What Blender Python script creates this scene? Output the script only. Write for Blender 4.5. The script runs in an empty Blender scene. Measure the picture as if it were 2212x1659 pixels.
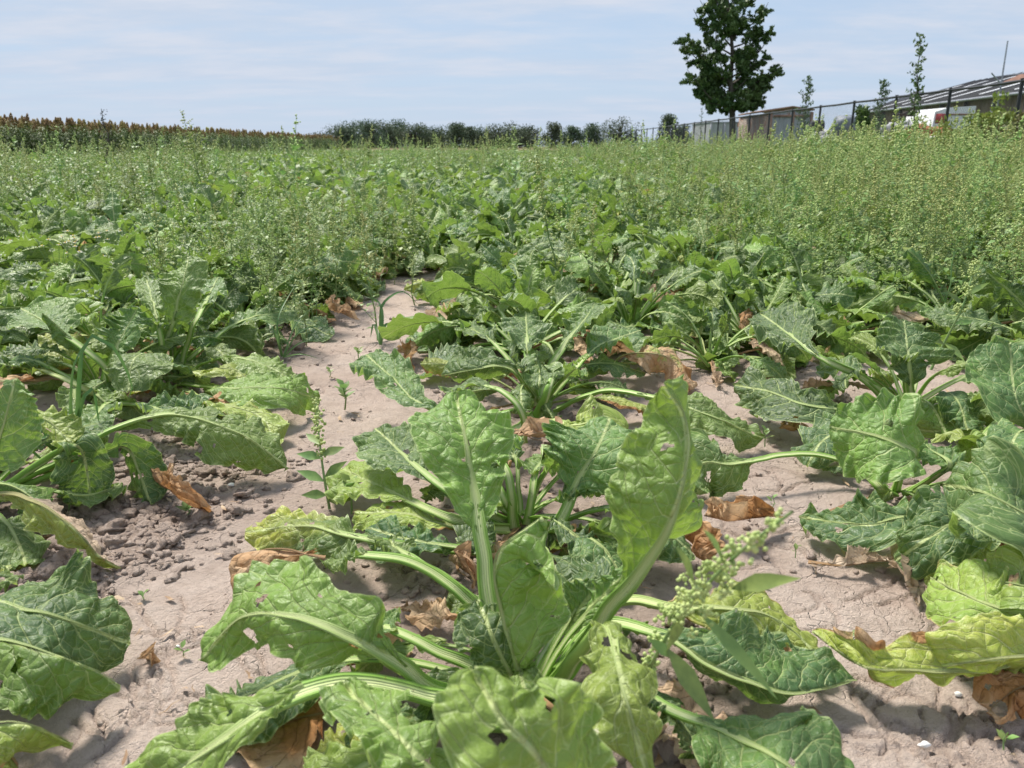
import bpy, math, random
import numpy as np
from mathutils import Vector, Matrix

# ------------------------------------------------------------------ camera
SC = bpy.context.scene
COL = SC.collection
CAMH, PITCH, FPX, CX, CY = 0.60, math.radians(16.8), 1700.0, 1106.0, 829.5
cam = bpy.data.cameras.new('camera')
camo = bpy.data.objects.new('camera', cam)
COL.objects.link(camo)
camo.location = (0, 0, CAMH)
camo.rotation_euler = (math.pi / 2 - PITCH, 0, 0)
cam.sensor_width = 36.0
cam.lens = 36.0 * FPX / 2212.0
cam.clip_start = 0.02
cam.clip_end = 6000
cam.dof.use_dof = True
cam.dof.focus_distance = 1.55
cam.dof.aperture_fstop = cam.lens / 2.6
SC.camera = camo

# ------------------------------------------------------------------ light
SUN_EL, SUN_AZ = math.radians(56), math.radians(-38)      # azimuth from +Y (view direction) towards +X
world = bpy.data.worlds.new('World')
SC.world = world
world.use_nodes = True
SKY_STRENGTH, CLOUD_COL = 0.10, (6.6, 7.3, 9.0, 1)
sun = bpy.data.lights.new('sun', 'SUN')
sun.energy = 4.4
sun.angle = math.radians(12.0)
sun.color = (1.0, 0.95, 0.87)
suno = bpy.data.objects.new('sun', sun)
COL.objects.link(suno)
sd = Vector((math.sin(SUN_AZ) * math.cos(SUN_EL), math.cos(SUN_AZ) * math.cos(SUN_EL), math.sin(SUN_EL)))
suno.rotation_euler = sd.to_track_quat('Z', 'Y').to_euler()
suno.location = (0, 0, 30)
SC.view_settings.view_transform = 'Standard'
SC.view_settings.look = 'None'
SC.view_settings.exposure = 0.5
SC.view_settings.gamma = 1.0
SC.view_settings.use_curve_mapping = False
SC.cycles.max_bounces = 8
SC.cycles.diffuse_bounces = 4
SC.cycles.transmission_bounces = 4
SC.cycles.transparent_max_bounces = 4


class NT:
    """small helper for writing node trees"""
    def __init__(s, tree):
        s.t = tree
        s.n = tree.nodes
        s.n.clear()

    def a(s, typ, props=None, **inp):
        nd = s.n.new(typ)
        for k, v in (props or {}).items():
            setattr(nd, k, v)
        for k, v in inp.items():
            key = int(k[1:]) if k[0] == 'i' and k[1:].isdigit() else k.replace('_', ' ')
            s.put(nd.inputs[key], v)
        return nd

    def put(s, sock, v):
        if isinstance(v, bpy.types.NodeSocket):
            s.t.links.new(v, sock)
        elif isinstance(v, bpy.types.Node):
            s.t.links.new(v.outputs[0], sock)
        else:
            sock.default_value = v

    def m(s, op, a, b=0.0, c=0.0, clamp=False):
        nd = s.n.new('ShaderNodeMath')
        nd.operation = op
        nd.use_clamp = clamp
        s.put(nd.inputs[0], a)
        s.put(nd.inputs[1], b)
        s.put(nd.inputs[2], c)
        return nd.outputs[0]

    def mix(s, f, a, b, blend='MIX'):
        nd = s.n.new('ShaderNodeMix')
        nd.data_type = 'RGBA'
        nd.blend_type = blend
        s.put(nd.inputs[0], f)
        s.put(nd.inputs[6], a if isinstance(a, (bpy.types.NodeSocket, bpy.types.Node)) else (*a[:3], 1))
        s.put(nd.inputs[7], b if isinstance(b, (bpy.types.NodeSocket, bpy.types.Node)) else (*b[:3], 1))
        return nd.outputs[2]

    def ramp(s, f, lo, hi, smooth=True):
        nd = s.n.new('ShaderNodeMapRange')
        nd.interpolation_type = 'SMOOTHSTEP' if smooth else 'LINEAR'
        s.put(nd.inputs[0], f)
        nd.inputs[1].default_value = lo
        nd.inputs[2].default_value = hi
        return nd.outputs[0]

    def noise(s, vec, scale, detail=3, rough=0.55, col=False):
        nd = s.n.new('ShaderNodeTexNoise')
        if vec is not None:
            s.put(nd.inputs['Vector'], vec)
        nd.inputs['Scale'].default_value = scale
        nd.inputs['Detail'].default_value = detail
        nd.inputs['Roughness'].default_value = rough
        return nd.outputs[1 if col else 0]


# sky: Nishita with thin high cloud mixed in
w = NT(world.node_tree)
sky = w.a('ShaderNodeTexSky', dict(sky_type='NISHITA', sun_disc=False, sun_elevation=SUN_EL, sun_rotation=SUN_AZ,
                                   air_density=1.0, dust_density=0.6, ozone_density=1.5))
tc = w.a('ShaderNodeTexCoord')
sep = w.a('ShaderNodeSeparateXYZ', Vector=tc.outputs['Generated'])
zz = w.m('ADD', w.m('MAXIMUM', sep.outputs[2], 0.0), 0.10)
pv = w.a('ShaderNodeCombineXYZ', X=w.m('DIVIDE', sep.outputs[0], zz), Y=w.m('DIVIDE', sep.outputs[1], zz), Z=0.0)
mp = w.a('ShaderNodeMapping', Vector=pv.outputs[0])
mp.inputs['Rotation'].default_value = (0, 0, math.radians(14))
mp.inputs['Scale'].default_value = (0.55, 1.0, 1.0)
n1 = w.noise(mp.outputs[0], 0.75, 5, 0.55)
n2 = w.noise(mp.outputs[0], 2.6, 6, 0.6)
cl = w.m('ADD', w.m('MULTIPLY', n1, 0.75), w.m('MULTIPLY', n2, 0.25))
cf = w.m('MULTIPLY_ADD', w.ramp(cl, 0.38, 0.60), 0.75, 0.22)
ccol = w.mix(w.ramp(n2, 0.35, 0.7), (4.15, 4.80, 5.80), (5.10, 5.35, 6.00))
hz = w.m('POWER', w.m('SUBTRACT', 1.0, w.m('MAXIMUM', sep.outputs[2], 0.0), clamp=True), 9.0)
ns = w.mix(0.75, sky.outputs[0], (3.15, 4.25, 5.85))
c1 = w.mix(cf, ns, ccol)
c2 = w.mix(w.m('MULTIPLY', hz, 0.72), c1, (3.95, 4.70, 5.80))
bg = w.a('ShaderNodeBackground', Color=c2, Strength=SKY_STRENGTH)
w.a('ShaderNodeOutputWorld', Surface=bg.outputs[0])

# ------------------------------------------------------------------ projection helpers
FW = np.array([0, math.cos(PITCH), -math.sin(PITCH)])
UPV = np.array([0, math.sin(PITCH), math.cos(PITCH)])
RT = np.array([1.0, 0, 0])


def ray(px, py):
    return RT * (px - CX) / FPX + FW - UPV * (py - CY) / FPX


def W(px, py, h):
    """world point at height h seen at that place of the photograph"""
    d = ray(px, py)
    return np.array([0, 0, CAMH]) + d * ((h - CAMH) / d[2])


def WD(px, py, dist):
    """world point at horizontal distance dist (along the view)"""
    d = ray(px, py)
    return np.array([0, 0, CAMH]) + d * (dist / d[1])


# ------------------------------------------------------------------ noise in numpy
_rt = np.random.RandomState(7)
_PERM = _rt.permutation(4096)
_VAL = _rt.rand(4096)


def vn(x, y, seed=0):
    x = np.asarray(x, float); y = np.asarray(y, float)
    xi = np.floor(x).astype(int); yi = np.floor(y).astype(int)
    fx = x - xi; fy = y - yi
    fx = fx * fx * (3 - 2 * fx); fy = fy * fy * (3 - 2 * fy)

    def h(a, b):
        return _VAL[(_PERM[(a + seed * 131) & 4095] + _PERM[(b * 7 + seed * 17) & 4095] * 3) & 4095]
    a = h(xi, yi); b = h(xi + 1, yi); c = h(xi, yi + 1); d = h(xi + 1, yi + 1)
    return ((a * (1 - fx) + b * fx) * (1 - fy) + (c * (1 - fx) + d * fx) * fy) * 2 - 1


def fbm(x, y, seed=0, o=4):
    r = 0; a = 1.0; t = 0
    for i in range(o):
        r = r + a * vn(x * 2 ** i, y * 2 ** i, seed + i); t += a; a *= 0.5
    return r / t


def nrm(v):
    return v / np.maximum(np.linalg.norm(v, axis=-1, keepdims=True), 1e-9)


# ------------------------------------------------------------------ mesh helpers
class Geo:
    def __init__(s):
        s.V = []; s.F = []; s.M = []; s.T = []; s.X = []; s.Y = []; s.n = 0

    def add(s, V, F, mat=0, tint=(0, 0, 0.5, 0), vein=None, met=None):
        V = np.asarray(V, float).reshape(-1, 3)
        k = len(V)
        s.V.append(V)
        T = np.asarray(tint, float)
        s.T.append(np.broadcast_to(T, (k, 4)) if T.ndim == 1 else T)
        s.X.append(np.zeros((k, 3)) if vein is None else vein)
        s.Y.append(np.zeros((k, 3)) if met is None else met)
        if isinstance(F, list) and len({len(f) for f in F}) > 1:
            grp = [np.array([f for f in F if len(f) == n_], int) for n_ in sorted({len(f) for f in F})]
        else:
            grp = [np.asarray(F, int)]
        for F in grp:
            if len(F):
                s.F.append(F + s.n); s.M.append((mat, len(F)))
        s.n += k
        return s

    def merge(s, g, mat_off=0, xf=None):
        for i, V in enumerate(g.V):
            s.V.append(V if xf is None else xf(V))
        s.T += g.T; s.X += g.X; s.Y += g.Y
        for F, (m_, c) in zip(g.F, g.M):
            s.F.append(F + s.n); s.M.append((m_ + mat_off, c))
        s.n += g.n

    def mesh(s, name, mats, smooth=True):
        me = bpy.data.meshes.new(name)
        V = np.concatenate(s.V)
        tot = np.concatenate([np.full(len(F), F.shape[1]) for F in s.F])
        idx = np.concatenate([F.ravel() for F in s.F])
        mi = np.concatenate([np.full(c, m_) for m_, c in s.M])
        me.vertices.add(len(V)); me.vertices.foreach_set('co', V.astype(np.float32).ravel())
        me.loops.add(len(idx)); me.loops.foreach_set('vertex_index', idx.astype(np.int32))
        me.polygons.add(len(tot))
        st = np.concatenate([[0], np.cumsum(tot)[:-1]])
        me.polygons.foreach_set('loop_start', st.astype(np.int32))
        me.polygons.foreach_set('loop_total', tot.astype(np.int32))
        for m_ in mats:
            me.materials.append(m_)
        me.polygons.foreach_set('material_index', mi.astype(np.int32))
        me.update(calc_edges=True)
        if smooth:
            me.polygons.foreach_set('use_smooth', np.ones(len(tot), bool))
        at = me.attributes.new('tint', 'FLOAT_COLOR', 'POINT')
        at.data.foreach_set('color', np.concatenate(s.T).astype(np.float32).ravel())
        at = me.attributes.new('vein', 'FLOAT_VECTOR', 'POINT')
        at.data.foreach_set('vector', np.concatenate(s.X).astype(np.float32).ravel())
        at = me.attributes.new('met', 'FLOAT_VECTOR', 'POINT')
        at.data.foreach_set('vector', np.concatenate(s.Y).astype(np.float32).ravel())
        return me


def obj(name, me, parent=None, loc=(0, 0, 0), **props):
    o = bpy.data.objects.new(name, me)
    COL.objects.link(o)
    o.location = loc
    if parent is not None:
        o.parent = parent
    for k, v in props.items():
        o[k] = v
    return o


def thing(name, label, cat, loc=(0, 0, 0), rz=0.0, group=None, scale=1.0):
    o = bpy.data.objects.new(name, None)
    COL.objects.link(o)
    o.empty_display_size = 0.05
    o.location = loc
    o.rotation_euler = (0, 0, rz)
    o.scale = (scale,) * 3
    o['label'] = label; o['category'] = cat
    if group:
        o['group'] = group
    return o


KIDS = {}


def kids(o):
    if o.name not in KIDS:
        KIDS[o.name] = list(o.children)
    return KIDS[o.name]


def dup(root, loc, rz, scale, label, group):
    r = root.copy(); COL.objects.link(r)
    r.location = loc; r.rotation_euler = (0, 0, rz); r.scale = (scale,) * 3
    r['label'] = label
    if group:
        r['group'] = group
    for ch in kids(root):
        c = ch.copy(); COL.objects.link(c); c.parent = r
        for g in kids(ch):
            d = g.copy(); COL.objects.link(d); d.parent = c
    return r


def box(x0, x1, y0, y1, z0, z1):
    V = np.array([(x, y, z) for z in (z0, z1) for y in (y0, y1) for x in (x0, x1)], float)
    F = [(0, 2, 3, 1), (4, 5, 7, 6), (0, 1, 5, 4), (2, 6, 7, 3), (0, 4, 6, 2), (1, 3, 7, 5)]
    return V, np.array(F)


def frames_along(P):
    T = np.gradient(P, axis=0)
    T = nrm(T)
    ref = np.array([0.0, 0, 1]) if abs(T[0, 2]) < 0.9 else np.array([1.0, 0, 0])
    N = []
    n = nrm(np.cross(np.cross(T[0], ref), T[0]))
    for t in T:
        n = nrm(n - t * np.dot(n, t)); N.append(n)
    N = np.array(N)
    return T, N, np.cross(T, N)


def tube(P, R, k=6, cap=True):
    P = np.asarray(P, float)
    R = np.broadcast_to(np.asarray(R, float), (len(P),))
    T, N, B = frames_along(P)
    a = np.linspace(0, 2 * math.pi, k, endpoint=False)
    V = P[:, None] + R[:, None, None] * (np.cos(a)[None, :, None] * N[:, None] + np.sin(a)[None, :, None] * B[:, None])
    V = V.reshape(-1, 3)
    i = np.arange(len(P) - 1)[:, None] * k; j = np.arange(k)[None]
    jn = (j + 1) % k
    F = np.stack([i + j, i + jn, i + k + jn, i + k + j], -1).reshape(-1, 4)
    return V, F


def catmull(P, n):
    P = np.asarray(P, float)
    if len(P) == 2:
        t = np.linspace(0, 1, n)[:, None]
        return P[0] * (1 - t) + P[1] * t
    Q = np.vstack([2 * P[0] - P[1], P, 2 * P[-1] - P[-2]])
    out = []
    m_ = len(P) - 1
    ts = np.linspace(0, m_ - 1e-6, max(n * 4, 60))
    for t in ts:
        i = int(t); u = t - i
        p0, p1, p2, p3 = Q[i], Q[i + 1], Q[i + 2], Q[i + 3]
        out.append(0.5 * (2 * p1 + (p2 - p0) * u + (2 * p0 - 5 * p1 + 4 * p2 - p3) * u * u + (3 * p1 - p0 - 3 * p2 + p3) * u ** 3))
    out = np.array(out)
    s = np.concatenate([[0], np.cumsum(np.linalg.norm(np.diff(out, axis=0), axis=1))])
    q = np.linspace(0, s[-1], n)
    return np.stack([np.interp(q, s, out[:, k]) for k in range(3)], 1)


# ------------------------------------------------------------------ materials
def new_mat(name):
    m_ = bpy.data.materials.new(name)
    m_.use_nodes = True
    return m_, NT(m_.node_tree)


def attr(t, name):
    nd = t.a('ShaderNodeAttribute', dict(attribute_name=name))
    return nd


def mat_leaf():
    m_, t = new_mat('beet_leaf')
    tn = attr(t, 'tint'); ve = attr(t, 'vein'); me = attr(t, 'met')
    ts = t.a('ShaderNodeSeparateColor', Color=tn.outputs[0])
    vs = t.a('ShaderNodeSeparateXYZ', Vector=ve.outputs[1])
    oi = t.a('ShaderNodeObjectInfo')
    Y, B, L = ts.outputs[0], ts.outputs[1], ts.outputs[2]
    q = t.m('ABSOLUTE', vs.outputs[1])
    rnd = t.a('ShaderNodeVectorMath', dict(operation='ADD'), i0=me.outputs[1])
    t.put(rnd.inputs[1], t.a('ShaderNodeCombineXYZ', X=t.m('MULTIPLY', oi.outputs['Random'], 13.0)).outputs[0])
    mv = rnd.outputs[0]
    # side veins
    d = t.m('PINGPONG', vs.outputs[0], 0.5)
    wid = t.m('MULTIPLY_ADD', q, -0.034, 0.056)
    vm = t.m('SUBTRACT', 1.0, t.m('DIVIDE', d, wid), clamp=True)
    vm = t.m('POWER', vm, 0.7)
    vm = t.m('MULTIPLY', vm, t.ramp(q, 1.02, 0.8))
    wide = t.m('SUBTRACT', 1.0, t.m('DIVIDE', d, 0.26), clamp=True)
    # net veins
    wv = t.a('ShaderNodeVectorMath', dict(operation='ADD'), i0=mv)
    sc = t.a('ShaderNodeVectorMath', dict(operation='SCALE'), i0=t.noise(mv, 60, 2, 0.5, True))
    sc.inputs['Scale'].default_value = 0.006
    t.put(wv.inputs[1], sc.outputs[0])
    vo = t.a('ShaderNodeTexVoronoi', dict(feature='DISTANCE_TO_EDGE'), Vector=wv.outputs[0], Scale=72.0)
    vo2 = t.a('ShaderNodeTexVoronoi', dict(feature='DISTANCE_TO_EDGE'), Vector=wv.outputs[0], Scale=260.0)
    nm = t.ramp(vo.outputs[0], 0.055, 0.0)
    nm2 = t.ramp(vo2.outputs[0], 0.09, 0.0)
    # base greens
    big = t.noise(mv, 22, 3, 0.6)
    fine = t.noise(mv, 160, 3, 0.6)
    g = t.mix(L, (0.052, 0.112, 0.030), (0.300, 0.430, 0.092))
    cool = t.mix(t.ramp(L, 0.75, 0.15), g, (0.088, 0.150, 0.085))
    g = t.mix(0.38, g, cool)
    g = t.mix(t.m('MULTIPLY', t.ramp(big, 0.45, 0.75), 0.4), g, (0.20, 0.34, 0.05))
    g = t.mix(t.m('MULTIPLY', t.ramp(big, 0.5, 0.25), 0.35), g, (0.022, 0.066, 0.022))
    bf = t.a('ShaderNodeNewGeometry')
    g = t.mix(t.m('MULTIPLY', bf.outputs['Backfacing'], 0.5), g, (0.25, 0.36, 0.13))
    # object to object difference
    hs = t.a('ShaderNodeHueSaturation', Color=g, Hue=t.m('MULTIPLY_ADD', oi.outputs['Random'], 0.03, 0.487), Saturation=1.03,
             Value=t.m('MULTIPLY_ADD', oi.outputs['Random'], 0.45, 0.84))
    g = hs.outputs[0]
    yy = t.m('ADD', Y, t.m('MULTIPLY', t.m('SUBTRACT', big, 0.5), t.m('MULTIPLY', Y, 1.2)), clamp=True)
    ycol = t.mix(t.ramp(fine, 0.3, 0.7), (0.40, 0.47, 0.055), (0.60, 0.60, 0.13))
    g = t.mix(yy, g, ycol)
    g = t.mix(t.m('MULTIPLY', t.m('SUBTRACT', 1.0, wide), 0.12), g, (0.02, 0.06, 0.01))
    # veins pale
    pale = t.mix(Y, (0.54, 0.64, 0.27), (0.76, 0.74, 0.36))
    g = t.mix(t.m('MULTIPLY', nm2, 0.10), g, pale)
    g = t.mix(t.m('MULTIPLY', nm, 0.36), g, pale)
    g = t.mix(t.m('MULTIPLY', vm, 0.9), g, pale)
    fk = t.m('PINGPONG', t.m('ADD', t.m('MULTIPLY', vs.outputs[0], 2.0), t.m('MULTIPLY', q, 0.55)), 0.5)
    fm = t.m('MULTIPLY', t.ramp(fk, 0.075, 0.0), t.ramp(q, 0.42, 0.60))
    g = t.mix(t.m('MULTIPLY', fm, 0.55), g, pale)
    g = t.mix(t.m('MULTIPLY', t.ramp(q, 0.955, 0.99), 0.6), g, pale)
    ctr = t.a('ShaderNodeSeparateXYZ', Vector=me.outputs[1])
    g = t.mix(t.m('MULTIPLY', t.ramp(t.m('ABSOLUTE', ctr.outputs[1]), 0.0030, 0.0012), 0.85), g, (0.58, 0.66, 0.28))
    # brown, dry tissue
    bn = t.noise(mv, 30, 4, 0.65)
    bb = t.ramp(t.m('ADD', t.m('MULTIPLY', B, 1.5), t.m('SUBTRACT', bn, 0.75)), 0.0, 0.16)
    dry = t.mix(t.ramp(t.noise(mv, 14, 4, 0.6), 0.35, 0.65), (0.44, 0.215, 0.075), (0.70, 0.50, 0.30))
    dry = t.mix(t.ramp(fine, 0.55, 0.8), dry, (0.20, 0.08, 0.03))
    dry = t.mix(t.m('MULTIPLY', tn.outputs['Alpha'], 0.85), dry, (0.72, 0.60, 0.46))
    col = t.mix(bb, g, dry)
    # small damage specks
    spk = t.a('ShaderNodeTexVoronoi', dict(feature='F1'), Vector=mv, Scale=42.0)
    sp = t.m('MULTIPLY', t.ramp(spk.outputs[0], 0.085, 0.05), t.ramp(t.noise(mv, 9, 1), 0.5, 0.65))
    col = t.mix(t.m('MULTIPLY', sp, 0.75), col, (0.62, 0.58, 0.42))
    # relief
    hgt = t.m('MULTIPLY_ADD', vm, -0.9, t.m('MULTIPLY', wide, -0.55))
    hgt = t.m('ADD', hgt, t.m('MULTIPLY', nm, -0.35))
    hgt = t.m('ADD', hgt, t.m('MULTIPLY', nm2, -0.10))
    hgt = t.m('ADD', hgt, t.m('MULTIPLY', t.noise(mv, 70, 4, 0.65), 1.8))
    hgt = t.m('ADD', hgt, t.m('MULTIPLY', t.ramp(vo.outputs[0], 0.0, 0.35), 0.8))
    hgt = t.m('ADD', hgt, t.m('MULTIPLY', fine, t.m('MULTIPLY_ADD', bb, 1.4, 0.25)))
    bp = t.a('ShaderNodeBump', Height=hgt, Distance=0.0019, Strength=0.9)
    rg = t.m('MULTIPLY_ADD', bb, 0.35, t.m('MULTIPLY_ADD', fine, 0.22, 0.33))
    p = t.a('ShaderNodeBsdfPrincipled', Base_Color=col, Roughness=rg, Normal=bp.outputs[0])
    p.inputs['Specular IOR Level'].default_value = 0.5
    tcol = t.mix(bb, t.mix(0.5, col, (0.36, 0.58, 0.035)), col)
    tr = t.a('ShaderNodeBsdfTranslucent', Color=tcol, Normal=bp.outputs[0])
    mx = t.a('ShaderNodeMixShader', i0=0.30, i1=p.outputs[0], i2=tr.outputs[0])
    t.a('ShaderNodeOutputMaterial', Surface=mx.outputs[0])
    return m_


def mat_stalk():
    m_, t = new_mat('beet_stalk')
    tn = attr(t, 'tint'); ve = attr(t, 'vein'); me = attr(t, 'met')
    ts = t.a('ShaderNodeSeparateColor', Color=tn.outputs[0])
    vs = t.a('ShaderNodeSeparateXYZ', Vector=ve.outputs[1])
    # vs.x across (-1..1 on top, beyond on the flanks), vs.y length in metres
    ax = t.m('ABSOLUTE', vs.outputs[0])
    st = t.a('ShaderNodeCombineXYZ', X=t.m('MULTIPLY', vs.outputs[0], 5.0), Y=t.m('MULTIPLY', vs.outputs[1], 9.0),
             Z=ts.outputs[2])
    ns_ = t.noise(st.outputs[0], 1.6, 4, 0.6)
    c = t.mix(t.ramp(ax, 0.15, 0.75), (0.66, 0.72, 0.36), (0.22, 0.40, 0.060))
    c = t.mix(t.m('MULTIPLY', t.ramp(ns_, 0.45, 0.72), 0.7), c, (0.34, 0.52, 0.12))
    c = t.mix(t.m('MULTIPLY', t.ramp(vs.outputs[2], 0.0, 0.25), 0.6), c, (0.56, 0.66, 0.26))
    c = t.mix(t.m('MULTIPLY', ts.outputs[0], 0.8), c, (0.62, 0.62, 0.26))
    sp = t.noise(vs.outputs[1], 900, 1)
    spv = t.a('ShaderNodeTexVoronoi', dict(feature='F1'), Vector=me.outputs[1], Scale=190.0)
    k = t.m('MULTIPLY', t.ramp(spv.outputs[0], 0.17, 0.10), t.ramp(t.noise(me.outputs[1], 26, 2), 0.5, 0.62))
    c = t.mix(t.m('MULTIPLY', k, 0.8), c, (0.20, 0.11, 0.03))
    dry = t.mix(ns_, (0.25, 0.11, 0.035), (0.62, 0.42, 0.22))
    c = t.mix(t.m('MULTIPLY', ts.outputs[1], 1.0, clamp=True), c, dry)
    rib = t.m('SINE', t.m('MULTIPLY', vs.outputs[0], 22.0))
    bp = t.a('ShaderNodeBump', Height=t.m('ADD', rib, t.m('MULTIPLY', ns_, 1.5)), Distance=0.0007, Strength=0.7)
    p = t.a('ShaderNodeBsdfPrincipled', Base_Color=c, Roughness=0.55, Normal=bp.outputs[0])
    tr = t.a('ShaderNodeBsdfTranslucent', Color=c)
    mx = t.a('ShaderNodeMixShader', i0=0.12, i1=p.outputs[0], i2=tr.outputs[0])
    t.a('ShaderNodeOutputMaterial', Surface=mx.outputs[0])
    return m_


def mat_plain(name, c1_, c2_, scale=8.0, rough=0.6, bump=0.0, bdist=0.01, transl=0.0, metallic=0.0, detail=4, randv=0.0, tint=False):
    m_, t = new_mat(name)
    tcn = t.a('ShaderNodeTexCoord')
    n_ = t.noise(tcn.outputs['Object'], scale, detail, 0.6)
    c = t.mix(t.ramp(n_, 0.3, 0.7), c1_, c2_)
    if tint:
        tn = attr(t, 'tint')
        c = t.mix(1.0, c, tn.outputs[0], 'MULTIPLY')
    if randv:
        oi = t.a('ShaderNodeObjectInfo')
        hs = t.a('ShaderNodeHueSaturation', Color=c, Hue=t.m('MULTIPLY_ADD', oi.outputs['Random'], 0.05, 0.475),
                 Value=t.m('MULTIPLY_ADD', oi.outputs['Random'], randv, 1 - randv / 2))
        c = hs.outputs[0]
    p = t.a('ShaderNodeBsdfPrincipled', Base_Color=c, Roughness=rough, Metallic=metallic)
    if bump:
        b = t.a('ShaderNodeBump', Height=n_, Distance=bdist, Strength=bump)
        t.put(p.inputs['Normal'], b.outputs[0])
    s_ = p.outputs[0]
    if transl:
        tr = t.a('ShaderNodeBsdfTranslucent', Color=c)
        s_ = t.a('ShaderNodeMixShader', i0=transl, i1=s_, i2=tr.outputs[0]).outputs[0]
    t.a('ShaderNodeOutputMaterial', Surface=s_)
    return m_


def mat_soil(clod=False):
    m_, t = new_mat('soil_clod' if clod else 'soil')
    tcn = t.a('ShaderNodeTexCoord'); geo = t.a('ShaderNodeNewGeometry')
    v = geo.outputs['Position']
    tn = attr(t, 'tint')
    ts = t.a('ShaderNodeSeparateColor', Color=tn.outputs[0])
    big = t.noise(v, 3.5, 4, 0.6); mid = t.noise(v, 26, 5, 0.65); fin = t.noise(v, 150, 5, 0.7); gr = t.noise(v, 620, 3, 0.7)
    c = t.mix(t.ramp(big, 0.3, 0.7), (0.55, 0.425, 0.35), (0.71, 0.585, 0.50))
    c = t.mix(t.m('MULTIPLY', t.ramp(mid, 0.55, 0.3), 0.4), c, (0.38, 0.285, 0.23))
    c = t.mix(t.m('MULTIPLY', t.ramp(mid, 0.55, 0.8), 0.5), c, (0.66, 0.57, 0.50))
    c = t.mix(t.m('MULTIPLY', t.ramp(fin, 0.5, 0.25), 0.35), c, (0.28, 0.20, 0.155))
    c = t.mix(t.m('MULTIPLY', t.ramp(gr, 0.52, 0.72), 0.45), c, (0.74, 0.66, 0.59))
    c = t.mix(t.m('MULTIPLY', t.ramp(gr, 0.42, 0.3), 0.45), c, (0.24, 0.17, 0.13))
    # loose, damper crumbly soil where tint.r says so; far field green growth where tint.g says so
    c = t.mix(t.m('MULTIPLY', t.ramp(t.noise(v, 7, 5, 0.7), 0.52, 0.62), 0.30), c, (0.44, 0.33, 0.27))
    c = t.mix(t.m('MULTIPLY', ts.outputs[0], 0.62), c, t.mix(mid, (0.21, 0.155, 0.12), (0.36, 0.27, 0.215)))
    c = t.mix(ts.outputs[1], c, t.mix(t.noise(v, 1.3, 5, 0.65), (0.035, 0.075, 0.022), (0.10, 0.16, 0.05)))
    c = t.mix(ts.outputs[2], c, t.mix(t.noise(v, 0.12, 4, 0.6), (0.22, 0.14, 0.09), (0.14, 0.15, 0.06)))
    wpn = t.a('ShaderNodeVectorMath', dict(operation='SCALE'), i0=t.noise(v, 16, 4, 0.6, True)); wpn.inputs['Scale'].default_value = 0.075
    wpa = t.a('ShaderNodeVectorMath', dict(operation='ADD'), i0=v, i1=wpn.outputs[0])
    vc = t.a('ShaderNodeTexVoronoi', dict(feature='DISTANCE_TO_EDGE'), Vector=wpa.outputs[0], Scale=9.0)
    vc2 = t.a('ShaderNodeTexVoronoi', dict(feature='DISTANCE_TO_EDGE'), Vector=wpa.outputs[0], Scale=34.0)
    ck = t.m('MULTIPLY', t.ramp(vc.outputs[0], 0.016, 0.0), t.ramp(t.noise(v, 5, 2), 0.46, 0.54))
    ck2 = t.m('MULTIPLY', t.ramp(vc2.outputs[0], 0.05, 0.0), t.ramp(t.noise(v, 8, 2), 0.52, 0.62))
    h = t.m('ADD', t.m('MULTIPLY', mid, 3.0), t.m('ADD', t.m('MULTIPLY', fin, 3.0), t.m('MULTIPLY', gr, 1.5)))
    h = t.m('SUBTRACT', h, t.m('ADD', t.m('MULTIPLY', ck, 2.6), t.m('MULTIPLY', ck2, 0.9)))
    bp = t.a('ShaderNodeBump', Height=h, Distance=0.0042, Strength=0.85)
    p = t.a('ShaderNodeBsdfPrincipled', Base_Color=c, Roughness=0.92, Normal=bp.outputs[0])
    p.inputs['Specular IOR Level'].default_value = 0.15
    t.a('ShaderNodeOutputMaterial', Surface=p.outputs[0])
    return m_


M_LEAF = mat_leaf(); M_STALK = mat_stalk()
M_SOIL = mat_soil(); M_CLOD = mat_soil(True)
M_WLEAF = mat_plain('weed_leaf', (0.135, 0.230, 0.065), (0.280, 0.400, 0.110), 30, 0.5, 0.3, 0.001, 0.3, randv=0.3, tint=False)
M_WSEED = mat_plain('weed_seed_cluster', (0.34, 0.43, 0.12), (0.58, 0.63, 0.25), 60, 0.7, 0.5, 0.001, 0.12, randv=0.3)
M_WSTEM = mat_plain('weed_stem', (0.16, 0.27, 0.08), (0.26, 0.33, 0.13), 20, 0.6, 0, 0.001, 0.0, randv=0.2)
M_GRASS = mat_plain('grass_blade', (0.08, 0.19, 0.05), (0.15, 0.27, 0.08), 14, 0.45, 0.2, 0.001, 0.3)
M_BARK = mat_plain('bark', (0.045, 0.036, 0.028), (0.10, 0.085, 0.065), 12, 0.9, 0.8, 0.02)
M_TREE = mat_plain('tree_leaf', (0.050, 0.105, 0.028), (0.125, 0.190, 0.048), 1.6, 0.55, 0, 0.01, 0.18)
M_TREE_LIT = mat_plain('tree_leaf_lit', (0.11, 0.20, 0.035), (0.17, 0.26, 0.05), 1.6, 0.55, 0, 0.01, 0.3)  # same foliage with sunlit yellowish tone put into the colour
M_FAR = mat_plain('far_tree_leaf', (0.062, 0.098, 0.050), (0.110, 0.150, 0.075), 0.35, 0.7, 0, 0.01, 0.1, randv=0.3)
M_BLACK = mat_plain('black_coated_steel', (0.012, 0.013, 0.014), (0.03, 0.03, 0.032), 6, 0.45)
M_WIRE = mat_plain('fence_wire', (0.06, 0.065, 0.07), (0.10, 0.10, 0.11), 6, 0.5)

# ------------------------------------------------------------------ ground
random.seed(3); np.random.seed(3)


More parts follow.
